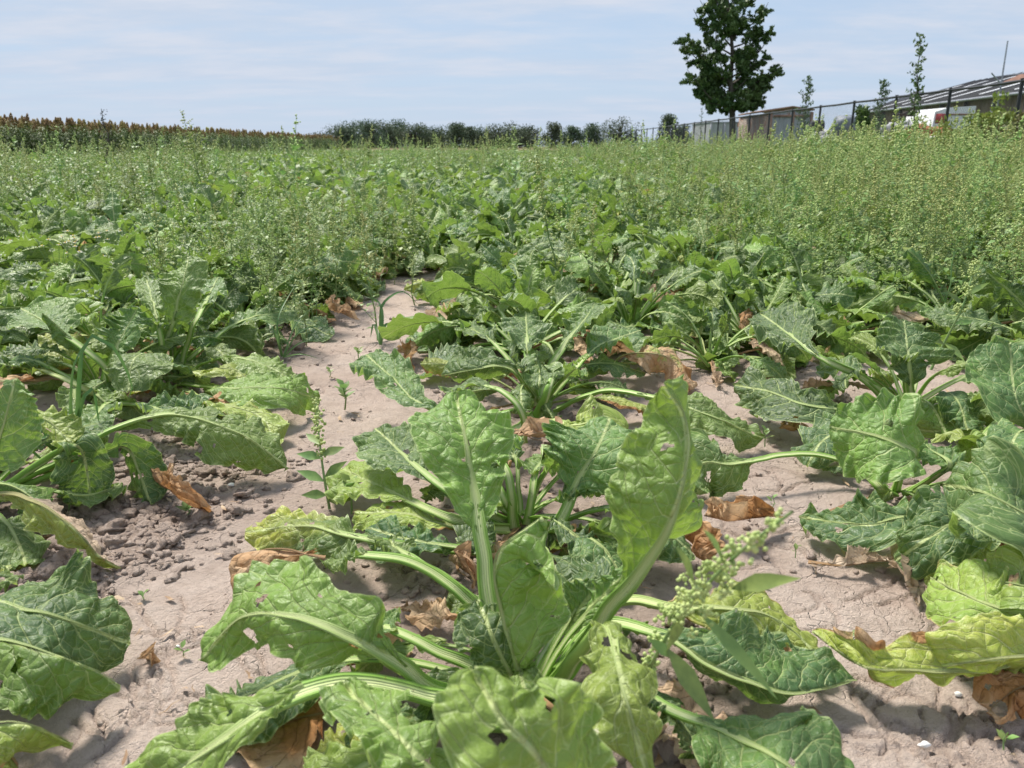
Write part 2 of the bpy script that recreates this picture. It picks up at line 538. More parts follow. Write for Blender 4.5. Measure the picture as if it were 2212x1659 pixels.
def gh(x, y):
    x = np.asarray(x, float); y = np.asarray(y, float)
    r = np.hypot(x, y)
    f = np.exp(-r / 14.0)
    return f * (0.012 * fbm(x * 1.7, y * 1.7, 3, 3) + 0.006 * fbm(x * 7, y * 7, 11, 3)) - 0.004


def axis(lo, hi, step, grow, far):
    a = list(np.arange(lo, hi + step / 2, step))
    s = step
    up = []
    v = a[-1]
    while v < far:
        s *= grow; v += s; up.append(v)
    return a, up


ax_in, ax_out = axis(-1.22, 1.22, 0.0040, 1.055, 2500)
XS = np.array([-v for v in ax_out[::-1]] + ax_in + ax_out)
ys = [-2500, -600, -150, -40, -12, -4, -1.5, -0.5, 0.1]
v = 0.42
while v < 1.4:
    ys.append(v); v += 0.0037
s_ = 0.0037
while v < 2500:
    s_ *= 1.022 if s_ < 0.6 else 1.15
    v += s_; ys.append(v)
YS = np.array(ys)
GX, GY = np.meshgrid(XS, YS)
# where the soil is loose and cloddy: under the rows and by the left front plants
def loose(x, y):
    a = np.exp(-((x - 0.02) / 0.26) ** 2) * (y < 6) * 0.75
    b = np.exp(-((x + 0.86) / 0.24) ** 2) * (y < 6) * 0.9
    c = np.exp(-((x - 0.74) / 0.15) ** 2) * 0.55
    d = np.exp(-(((x + 0.66) / 0.20) ** 2 + ((y - 1.16) / 0.26) ** 2)) * 1.1
    e = np.exp(-(((x - 0.30) / 0.12) ** 2 + ((y - 0.78) / 0.14) ** 2)) * 0.8
    return np.clip(np.maximum.reduce([a, b, c, d, e]) + 0.35 * fbm(x * 5, y * 5, 31, 3), 0, 1)


LO = loose(GX, GY) * (1 - .88 * np.clip((1.0 - GY) / .12, 0, 1) * np.clip((np.abs(GX - .02) - .20) / .10, 0, 1))
near = np.exp(-(np.hypot(GX, GY - 0.8) / 3.0) ** 2)
Z = gh(GX, GY)
Z += near * (0.0022 * fbm(GX * 22, GY * 22, 5, 3) + 0.0017 * fbm(GX * 75, GY * 75, 9, 2))
Z += near * LO * (0.007 * np.abs(fbm(GX * 26, GY * 26, 15, 3)) + 0.004 * fbm(GX * 60, GY * 60, 19, 2))
# low crusted mounds on the bare strips
rs = np.random.RandomState(5)
for _ in range(260):
    mx_, my_ = rs.uniform(-1.4, 1.4), rs.uniform(0.5, 2.4)
    rr, hh = rs.uniform(0.006, 0.022), rs.uniform(0.002, 0.006)
    ix = np.where(np.abs(XS - mx_) < rr * 2.2)[0]; iy = np.where(np.abs(YS - my_) < rr * 2.2)[0]
    if len(ix) and len(iy):
        sl = np.ix_(iy, ix)
        d_ = np.hypot(GX[sl] - mx_, GY[sl] - my_) / rr
        Z[sl] += hh * np.exp(-d_ ** 2.4) * (1 + 0.4 * vn(GX[sl] * 160, GY[sl] * 160, 3))
# shrinkage cracks, cut into the sheet


def crack(p, ang, n, wd, depth=0):
    for _ in range(n):
        q_ = p + 0.011 * np.array([math.cos(ang), math.sin(ang)])
        x0, x1 = sorted((p[0], q_[0])); y0, y1 = sorted((p[1], q_[1]))
        ix = np.where((XS > x0 - 0.012) & (XS < x1 + 0.012))[0]; iy = np.where((YS > y0 - 0.012) & (YS < y1 + 0.012))[0]
        if len(ix) and len(iy):
            sl = np.ix_(iy, ix)
            dx, dy = q_ - p
            tt = np.clip(((GX[sl] - p[0]) * dx + (GY[sl] - p[1]) * dy) / (dx * dx + dy * dy), 0, 1)
            dd = np.hypot(GX[sl] - p[0] - tt * dx, GY[sl] - p[1] - tt * dy)
            cut = 0.009 * np.clip(1 - (dd / wd) ** 2, 0, 1)
            Zc[sl] = np.maximum(Zc[sl], cut)
        p = q_
        ang += rs.normal(0, 0.38)
        if depth < 2 and rs.rand() < 0.09:
            crack(p.copy(), ang + rs.choice([-1, 1]) * rs.uniform(0.6, 1.3), rs.randint(5, 14), wd * 0.8, depth + 1)


Zc = np.zeros_like(Z)
for px, py, n, a0 in [(330, 1420, 26, 0.4), (300, 1570, 22, 1.2), (250, 1500, 18, -0.3), (360, 1620, 22, 1.0), (420, 1130, 16, 1.9),
                      (340, 1380, 16, 2.4), (200, 1640, 18, 0.8), (1740, 1270, 20, -0.5), (1830, 1290, 24, 0.1), (1560, 1000, 16, 0.3),
                      (1900, 1540, 20, 0.0), (2060, 1500, 26, -1.4), (2000, 1620, 18, 0.4), (1780, 1560, 16, -1.2), (2100, 1590, 18, 0.9),
                      (1640, 1060, 14, 0.2), (1650, 1010, 12, -0.6), (520, 1160, 14, 0.7), (560, 1300, 18, 1.5), (600, 1380, 14, 0.1),
                      (700, 760, 16, 0.5), (780, 700, 14, 0.2), (2120, 880, 16, 0.4), (2090, 790, 14, -0.2), (1690, 1230, 12, 1.1),
                      (640, 830, 14, 1.0), (150, 1560, 14, -0.4), (2150, 1650, 12, 2.0), (1850, 1420, 14, 0.6), (1760, 1200, 12, 2.0)]:
    p_ = W(px, py, 0.0)[:2]
    crack(p_.copy(), a0, n, 0.0034)
Z -= Zc
far_g = np.clip((GY - 7) / 8, 0, 1) * np.clip((900 - np.hypot(GX, GY)) / 300, 0, 1)
far_g = np.maximum(far_g, np.clip((np.abs(GX) - 3.5) / 3, 0, 1))
brown_far = np.clip((GY - 110) / 20, 0, 1)
Vg = np.stack([GX.ravel(), GY.ravel(), Z.ravel()], 1)
ny, nx = GX.shape
ii = (np.arange(ny - 1)[:, None] * nx + np.arange(nx - 1)[None]).ravel()
Fg = np.stack([ii, ii + 1, ii + nx + 1, ii + nx], 1)
g = Geo()
g.add(Vg, Fg, 0, tint=np.stack([LO.ravel(), far_g.ravel(), brown_far.ravel(), np.ones(Vg.shape[0])], 1))
obj('ground', g.mesh('ground', [M_SOIL]), kind='structure')


def ico(sub=1):
    t_ = (1 + 5 ** .5) / 2
    V = [(-1, t_, 0), (1, t_, 0), (-1, -t_, 0), (1, -t_, 0), (0, -1, t_), (0, 1, t_), (0, -1, -t_), (0, 1, -t_), (t_, 0, -1), (t_, 0, 1), (-t_, 0, -1), (-t_, 0, 1)]
    F = [(0, 11, 5), (0, 5, 1), (0, 1, 7), (0, 7, 10), (0, 10, 11), (1, 5, 9), (5, 11, 4), (11, 10, 2), (10, 7, 6), (7, 1, 8), (3, 9, 4), (3, 4, 2), (3, 2, 6), (3, 6, 8), (3, 8, 9), (4, 9, 5), (2, 4, 11), (6, 2, 10), (8, 6, 7), (9, 8, 1)]
    V = [np.array(v_) / np.linalg.norm(v_) for v_ in V]
    for _ in range(sub):
        cache = {}; NF = []

        def mid(a, b):
            k = (min(a, b), max(a, b))
            if k not in cache:
                m__ = V[a] + V[b]; V.append(m__ / np.linalg.norm(m__)); cache[k] = len(V) - 1
            return cache[k]
        for a, b, c in F:
            ab, bc, ca = mid(a, b), mid(b, c), mid(c, a)
            NF += [(a, ab, ca), (b, bc, ab), (c, ca, bc), (ab, bc, ca)]
        F = NF
    return np.array(V), np.array(F)


IV0, IF0 = ico(0); IV1, IF1 = ico(1); IV2, IF2 = ico(2)
OV = np.array([(1, 0, 0), (-1, 0, 0), (0, 1, 0), (0, -1, 0), (0, 0, 1), (0, 0, -1)], float)
OF = np.array([(0, 2, 4), (2, 1, 4), (1, 3, 4), (3, 0, 4), (2, 0, 5), (1, 2, 5), (3, 1, 5), (0, 3, 5)])


def lump(V, seed, amp=0.3):
    n_ = vn(V[:, 0] * 1.7 + seed * 3.1, V[:, 1] * 1.7 + V[:, 2] * 2.3, seed % 50) + 0.5 * vn(V[:, 0] * 4 + 9, V[:, 1] * 4 + V[:, 2] * 5 + seed, 4)
    return V * (1 + amp * n_)[:, None]


g = Geo()
for (cx0, cy0, sx, sy, nn) in [(W(150, 1160, 0)[0], W(150, 1160, 0)[1], .17, .15, 1000), (W(420, 1010, 0)[0], W(420, 1010, 0)[1], .16, .13, 420), (W(1400, 1440, 0)[0], W(1400, 1440, 0)[1], .08, .07, 260),
                              (W(950, 1260, 0)[0], W(950, 1260, 0)[1], .10, .08, 70), (W(60, 1180, 0)[0], W(60, 1180, 0)[1], .10, .10, 150), (W(2080, 1130, 0)[0], W(2080, 1130, 0)[1], .16, .10, 200)]:
    for k in range(nn):
        x, y = cx0 + rs.normal(0, sx * .6), cy0 + rs.normal(0, sy * .6)
        r_ = min(.0028 + rs.exponential(.0038), .016)
        Vb, Fb = (IV2, IF2) if r_ > .010 else (IV1, IF1)
        Vb = lump(Vb, k, .75) * np.array([1, rs.uniform(.6, 1), rs.uniform(.45, .75)]) * r_
        a = rs.uniform(0, 6.28)
        R_ = np.array([[math.cos(a), -math.sin(a), 0], [math.sin(a), math.cos(a), 0], [0, 0, 1]])
        g.add(Vb @ R_.T + [x, y, float(gh(x, y)) + r_ * .15], Fb, 0, tint=(rs.uniform(.15, .75), 0, 0, 1))
k = 0
while k < 4200:
    x = rs.uniform(-1.6, 1.6); y = 0.45 + 2.6 * rs.rand() ** 1.3
    l_ = float(loose(x, y)) * (.25 if (y < .92 and abs(x) > .28) else 1)
    if rs.rand() > l_ ** 1.5 * 1.2 + 0.05:
        continue
    k += 1
    r_ = min(0.0020 + rs.exponential(0.0044) * (0.25 + l_), 0.023)
    big_ = r_ > 0.008
    Vb, Fb = (IV2, IF2) if r_ > 0.013 else (IV1, IF1) if big_ else (IV0, IF0)
    Vb = lump(Vb, k, 0.6) * np.array([1, rs.uniform(.7, 1), rs.uniform(.55, .85)]) * r_
    a = rs.uniform(0, 6.28)
    R_ = np.array([[math.cos(a), -math.sin(a), 0], [math.sin(a), math.cos(a), 0], [0, 0, 1]])
    g.add(Vb @ R_.T + [x, y, float(gh(x, y)) + r_ * 0.25], Fb, 0, tint=(min(1, l_ * 0.75), 0, 0, 1))
obj('soil_clods', g.mesh('soil_clods', [M_CLOD], False), kind='stuff', label='loose crumbs and clods of dry soil on the beet field', category='soil clods')

# ------------------------------------------------------------------ beet leaf builder
PX = [0, .05, .12, .22, .34, .47, .6, .74, .86, .94, .985, 1]
PY = [.07, .11, .24, .48, .76, .95, 1, .93, .74, .50, .24, .02]


def leaf_geo(P, wdt, tp=0.38, roll=(0, 0), fold=(18, 18), curl=(-30, -30), ruf=0.008, pk=0.005, nt=40, nq=6, seed=0, az=None,
             ty=0.0, tb=0.0, tl=0.5, yt=0.0, bt=0.0, be=0.0, bs=(0, 0), pale=0.0, holes=0, pw=0.008, crump=0.0, nv=7,
             stalk_k=10, stalk_n=None, base_wide=1.35, ts=None, waves=7, ftip=0):
    rl = np.random.RandomState(seed + 1000)
    C = catmull(P, 90)
    seg = np.linalg.norm(np.diff(C, axis=0), axis=1)
    al = np.concatenate([[0], np.cumsum(seg)]); L = al[-1]
    T = nrm(np.gradient(C, axis=0))
    i0 = int(tp * 89)
    if az is None:
        A = C[-1] - C[i0]; A[2] = 0
        if np.linalg.norm(A) < 0.02:
            A = C[-1] - C[0]; A[2] = 0
        A = nrm(A)
    else:
        A = np.array([math.sin(math.radians(az)), math.cos(math.radians(az)), 0])
    S0 = np.cross(A, [0, 0, 1.0])
    S = nrm(S0 - T * (T @ S0)[:, None]); N = np.cross(S, T)
    sp = np.clip((al / L - tp) / (1 - tp), 0, 1)
    ro = np.radians(roll[0] + (roll[1] - roll[0]) * sp)[:, None]
    S, N = np.cos(ro) * S + np.sin(ro) * N, -np.sin(ro) * S + np.cos(ro) * N

    def at(arr, a_):
        return np.stack([np.interp(a_, al, arr[:, k_]) for k_ in range(3)], -1)
    s = np.linspace(0, 1, nt + 1); s = s + 0.02 * np.sin(s * math.pi)
    s = np.clip(s, 0, 1)
    a = L * (tp + (1 - tp) * s)
    Cc, Ss, Nn = at(C, a), nrm(at(S, a)), nrm(at(N, a))
    prof = np.interp(s, PX, PY)
    blade = []
    bl = L * (1 - tp)
    cols = []
    for sg in (-1, 1):
        k_ = 0 if sg < 0 else 1
        lob = 1 + 0.24 * vn(s * 4.3 + sg * 3.3, s * 0 + seed, 2) + 0.06 * vn(s * 10, s * 0 + seed + sg, 5) + 0.028 * vn(s * 30, s * 0 + seed - sg, 6)
        ws = wdt * prof * lob * (1 + 0.08 * rl.randn())
        q = np.linspace(0, 1, nq + 1)[1:] ** 0.92
        th = np.radians(fold[k_] + ftip * s[:, None] + 15 * vn(s * 3.4 + sg * 2, s * 0 + seed, 8)[:, None] + (curl[k_] * (0.6 + 0.5 * s[:, None])) * q[None])
        dq = np.diff(np.concatenate([[0], q]))
        ox = np.cumsum(np.cos(th) * dq, 1) * ws[:, None]; oy = np.cumsum(np.sin(th) * dq, 1) * ws[:, None]
        pos = Cc[:, None] + sg * ox[..., None] * Ss[:, None] + oy[..., None] * Nn[:, None]
        ml = -sg * np.sin(th)[..., None] * Ss[:, None] + np.cos(th)[..., None] * Nn[:, None]
        QQ = np.broadcast_to(q[None], th.shape); SS = np.broadcast_to(s[:, None], th.shape)
        ph = nv * SS - nv * 0.34 * QQ ** 1.15 + (0.5 if sg < 0 else 0.0) + 0.30 * vn(SS * 3.2 + sg * 5, QQ * 1.6 + seed, 12) + 0.08 * vn(SS * 11, QQ * 6 + seed, 13)
        fr = np.abs((ph % 1.0) - 0.5) * 2        # 1 at the vein, 0 between
        bli = (1 - fr ** 2) * np.minimum(1, QQ * 3.5) * (1 - QQ ** 4)
        dsp = 0.0019 * bli * (wdt / 0.06) * np.minimum(1, prof[:, None] * 1.5)
        u_, v_ = SS * bl, QQ * ws[:, None]
        dsp += 0.0018 * vn(u_ / 0.011 + seed, v_ / 0.011 + sg * 7, 21) + 0.0022 * vn(u_ / 0.03 + seed, v_ / 0.03 + sg * 7, 22) * QQ
        wv = np.sin(2 * math.pi * (waves * .8 * SS + 1.5 * vn(SS * 3.5, QQ * 0 + seed + sg, 14)) + sg) + 0.8 * vn(SS * 9, QQ * 0 + seed + sg * 5, 15) + 0.35 * np.sin(2 * math.pi * (waves * 2.1 * SS + vn(SS * 6, QQ * 0 + seed, 16)))
        am = ruf * (0.65 + 0.6 * vn(SS * 4, QQ * 0 + seed * 2 + sg, 18))
        dsp += am * wv * QQ ** 2.0 * np.minimum(1, prof[:, None] * 2)
        pos = pos + ml * dsp[..., None]
        pos += Ss[:, None] * (0)
        pos += ml * (pk * fbm(u_ / 0.045 + seed * 3, v_ * sg / 0.04, 61, 2) * np.minimum(1, QQ * 2))[..., None]
        if crump:
            for ax_ in range(3):
                pos[..., ax_] += crump * (fbm(u_ / 0.035 + ax_ * 9 + seed, v_ * sg / 0.03 + ax_, 41 + ax_, 3)) * (0.3 + QQ)
        cols.append((pos, ph, sg * QQ, sg * v_, u_))
    (pl, phl, ql, vl, ul), (pr, phr, qr, vr, ur) = cols
    cen = Cc[:, None]
    pos = np.concatenate([pl[:, ::-1], cen, pr], 1)
    mid_ph = (nv * s)[:, None] + 0.3
    PH = np.concatenate([phl[:, ::-1], mid_ph, phr], 1)
    Q = np.concatenate([ql[:, ::-1], 0 * mid_ph, qr], 1)
    VM = np.concatenate([vl[:, ::-1], 0 * mid_ph, vr], 1)
    UM = np.broadcast_to((s * bl)[:, None], Q.shape)
    pos[..., 2] = np.maximum(pos[..., 2], 0.004 + 0.003 * (1 - np.abs(Q))) if ts is None else pos[..., 2]
    SSg = np.broadcast_to(s[:, None], Q.shape)
    aq = np.abs(Q)
    nz = vn(SSg * 4 + seed, Q * 2.5, 51)
    yv = np.clip(ty + yt * np.clip((SSg - 0.35 + 0.25 * nz) * 1.8, 0, 1) + 0.12 * nz * (ty > 0), 0, 1)
    bv = np.clip(tb + bt * np.clip((SSg - 0.55 + 0.3 * nz) * 2.6, 0, 1) + be * np.clip((aq - 0.62 + 0.25 * nz) * 3, 0, 1)
                 + bs[0] * (Q < 0) + bs[1] * (Q > 0), 0, 1)
    lv = np.clip(tl + 0.12 * nz, 0, 1)
    tint = np.stack([yv, bv, lv, np.full_like(yv, pale)], -1).reshape(-1, 4)
    nc = 2 * nq + 1
    I = (np.arange(nt)[:, None] * nc + np.arange(nc - 1)[None])
    keep = np.ones(I.shape, bool)
    if holes:
        for _ in range(holes):
            hs_, hq = rl.uniform(0.15, 0.97), rl.uniform(-0.97, 0.97)
            hr = rl.uniform(0.0018, 0.0052) if rl.rand() < 0.85 else 0.008
            fu = (UM[:-1, :-1] + UM[1:, 1:]) / 2; fv = (VM[:-1, :-1] + VM[1:, 1:]) / 2
            cu, cv = hs_ * bl, hq * wdt * np.interp(hs_, PX, PY)
            dd = np.hypot(fu - cu, (fv - cv) * rl.uniform(0.7, 1.3))
            keep &= dd > hr
    I = I[keep]
    F = np.stack([I, I + 1, I + nc + 1, I + nc], -1)[:, ::-1]
    # face normals should look along N: order checked below
    gb = Geo()
    gb.add(pos.reshape(-1, 3), F[:, ::-1], 0, tint, np.stack([PH, Q, UM], -1).reshape(-1, 3), np.stack([UM, VM, np.full_like(UM, seed * 0.37)], -1).reshape(-1, 3))
    # stalk and midrib: one grooved, tapering bar
    n_ = stalk_n or max(8, int(nt * 0.9))
    a = np.linspace(0, L * 0.975, n_)
    Cc, Ss, Nn = at(C, a), nrm(at(S, a)), nrm(at(N, a))
    sb = np.clip((a / L - tp) / (1 - tp), 0, 1)
    hw = pw * np.where(sb > 0, 0.78 * (1 - sb) ** 1.7 + 0.05, 0.78 + 0.22 * (1 - np.minimum(a / (tp * L + 1e-6), 1)))
    hw *= 1 + (base_wide - 1) * np.exp(-a / 0.02)
    kt = stalk_k // 2
    phi = np.concatenate([np.linspace(math.pi, 2 * math.pi, kt + 1), np.linspace(0, math.pi, stalk_k - kt + 1)[1:-1]])
    cx_ = np.cos(phi); sy = np.sin(phi)
    top = sy > 1e-6
    yy = np.where(top, 0.34 * np.abs(cx_) ** 1.3 + 0.10, 0.20 + 0.72 * sy * 1.0)
    yy = np.where(np.abs(sy) < 1e-6, 0.22, yy)
    V = Cc[:, None] + hw[:, None, None] * (cx_[None, :, None] * Ss[:, None] + yy[None, :, None] * Nn[:, None])
    acr = np.where(top, cx_, cx_ + np.sign(cx_ + 1e-9) * 0.0 + (1 - np.abs(cx_)) * 1.0)
    K = len(phi)
    i = np.arange(n_ - 1)[:, None] * K; j = np.arange(K)[None]; jn = (j + 1) % K
    F = np.stack([i + j, i + K + j, i + K + jn, i + jn], -1).reshape(-1, 4)
    Av = np.broadcast_to(acr[None], (n_, K)); Lv = np.broadcast_to(a[:, None], (n_, K))
    sbv = np.broadcast_to(sb[:, None], (n_, K))
    yv = np.clip(ty + yt * np.clip((sbv - .35) * 1.8, 0, 1), 0, 1)
    bv = np.clip(tb * 1.2 + bt * np.clip((sbv - .5) * 2.5, 0, 1) + 0.5 * max(bs), 0, 1)
    gs = Geo()
    V = V.reshape(-1, 3)
    if crump:
        for ax_ in range(3):
            V[:, ax_] += 0.3 * crump * fbm(Lv.ravel() / 0.05 + seed, Lv.ravel() * 0 + ax_, 44 + ax_, 2)
    if ts is None:
        V[:, 2] = np.maximum(V[:, 2], 0.003)
    gs.add(V, F, 0, np.stack([yv, bv, np.full_like(yv, rl.rand()), np.zeros_like(yv)], -1).reshape(-1, 4),
           np.stack([Av, Lv, sbv], -1).reshape(-1, 3), np.stack([Av * 0.008, Lv, sbv * 0 + seed * 0.3], -1).reshape(-1, 3))
    return gb, gs


def shift(g_, d):
    g_.V = [v_ - d for v_ in g_.V]
    return g_


def add_leaf(root, P, off, part_label=None, **kw):
    gb, gs = leaf_geo(P, **kw)
    shift(gb, off); shift(gs, off)
    l_ = obj('leaf', gb.mesh('leaf', [M_LEAF]), root)
    if part_label:
        l_['label'] = part_label
    obj('stalk', gs.mesh('stalk', [M_STALK]), l_)
    return l_


# ------------------------------------------------------------------ random leaf paths
def rpath(rl, e0, L, droop, az, r0=0.012, n=9, sway=0.0, zmin=0.02):
    p = np.array([r0 * math.sin(az), r0 * math.cos(az), 0.012]); out = [p.copy()]
    a = az
    for i in range(n):
        t = (i + 0.5) / n
        el = math.radians(e0 - droop * t ** 1.35)
        a = az + sway * t * t
        p = p + L / n * np.array([math.sin(a) * math.cos(el), math.cos(a) * math.cos(el), math.sin(el)])
        if p[2] < zmin:
            p[2] = zmin + 0.003 * rl.rand()
        out.append(p.copy())
    return out


def rand_leaves(seed, n=14, size=1.0, flop=0.5):
    """list of (path, keyword) for one loose rosette"""
    rl = np.random.RandomState(seed)
    out = []
    a0 = rl.uniform(0, 6.28)
    for i in range(n):
        t = (i + 0.5) / n
        az = a0 + i * 2.39996 + rl.normal(0, 0.25)
        if t < 0.28:
            e0, L, dr = rl.uniform(50, 82), rl.uniform(.18, .30), rl.uniform(20, 95)
            wd = rl.uniform(.028, .046); tp = 0.46
        elif t < 0.62:
            e0, L, dr = rl.uniform(28, 60), rl.uniform(.26, .38), rl.uniform(70, 95 + 60 * flop)
            wd = rl.uniform(.036, .056); tp = 0.46
        else:
            e0, L, dr = rl.uniform(12, 36), rl.uniform(.28, .40), rl.uniform(35, 75)
            wd = rl.uniform(.034, .056); tp = 0.44
        fl, fr = rl.uniform(-5, 38), rl.uniform(-5, 38)
        if rl.rand() < 0.5:
            if rl.rand() < .5: fl -= rl.uniform(40, 100)
            else: fr -= rl.uniform(40, 100)
        old = t > 0.66 and rl.rand() < 0.24
        dead = t > 0.8 and rl.rand() < 0.22
        kw = dict(wdt=wd * size, tp=tp, roll=(rl.normal(0, 20), rl.normal(0, 48)), fold=(fl, fr), curl=(rl.uniform(-80, 10), rl.uniform(-80, 10)),
                  ruf=rl.uniform(.008, .015) * size, pk=.010, crump=float(rl.uniform(.002, .013)), tl=float(np.clip(rl.normal(.40, .22), .05, .95)), pw=rl.uniform(.0060, .0092) * size,
                  seed=seed * 37 + i, nv=rl.randint(6, 9), waves=rl.uniform(6, 11))
        if old: kw.update(ty=rl.uniform(.3, .8), be=0.3)
        if dead: kw.update(tb=1.0, crump=0.02, ruf=.008, wdt=wd * .7 * size, pale=rl.uniform(0, .6))
        P = rpath(rl, e0, L * size, dr, az, sway=rl.normal(0, .8))
        out.append((P, kw))
    return out


# ================================================================== the front plants, leaf by leaf
def hero(label, crown, leaves, fill=0, seed=0, flop=.5, fsize=.75):
    c = W(*crown) if len(crown) == 3 else np.array(crown[:3])
    c[2] = 0.0
    root = thing('sugar_beet', label, 'sugar beet', loc=tuple(c))
    for i, (pts, kw) in enumerate(leaves):
        kw = dict(kw)
        dist = kw.pop('near', None)
        lab = kw.pop('lab', None)
        P = [W(*p) for p in pts]
        kw.setdefault('seed', seed * 100 + i)
        kw['wdt'] *= .86; kw['ruf'] = kw.get('ruf', .008) * 1.15; kw.setdefault('crump', .0075); kw['pk'] = .011; kw.setdefault('holes', 3); kw.setdefault('nt', 104 if c[1] < 1.0 else 84); kw.setdefault('nq', 13 if c[1] < 1.0 else 10); kw.setdefault('waves', 8); kw['nv'] = kw.get('nv', 7) - 1
        kw.setdefault('stalk_k', 14)
        add_leaf(root, P, c, lab, **kw)
    for P, kw in rand_leaves(seed + 900, fill, fsize, flop) if fill else ():
        kw.update(nt=44, nq=7)
        kw['wdt'] *= .9
        gb, gs = leaf_geo(P, **kw)
        l_ = obj('leaf', gb.mesh('leaf', [M_LEAF]), root)
        obj('stalk', gs.mesh('stalk', [M_STALK]), l_)
    return root


def l(pts, wdt, tp=.38, **kw):
    kw.update(wdt=wdt, tp=tp)
    return pts, kw


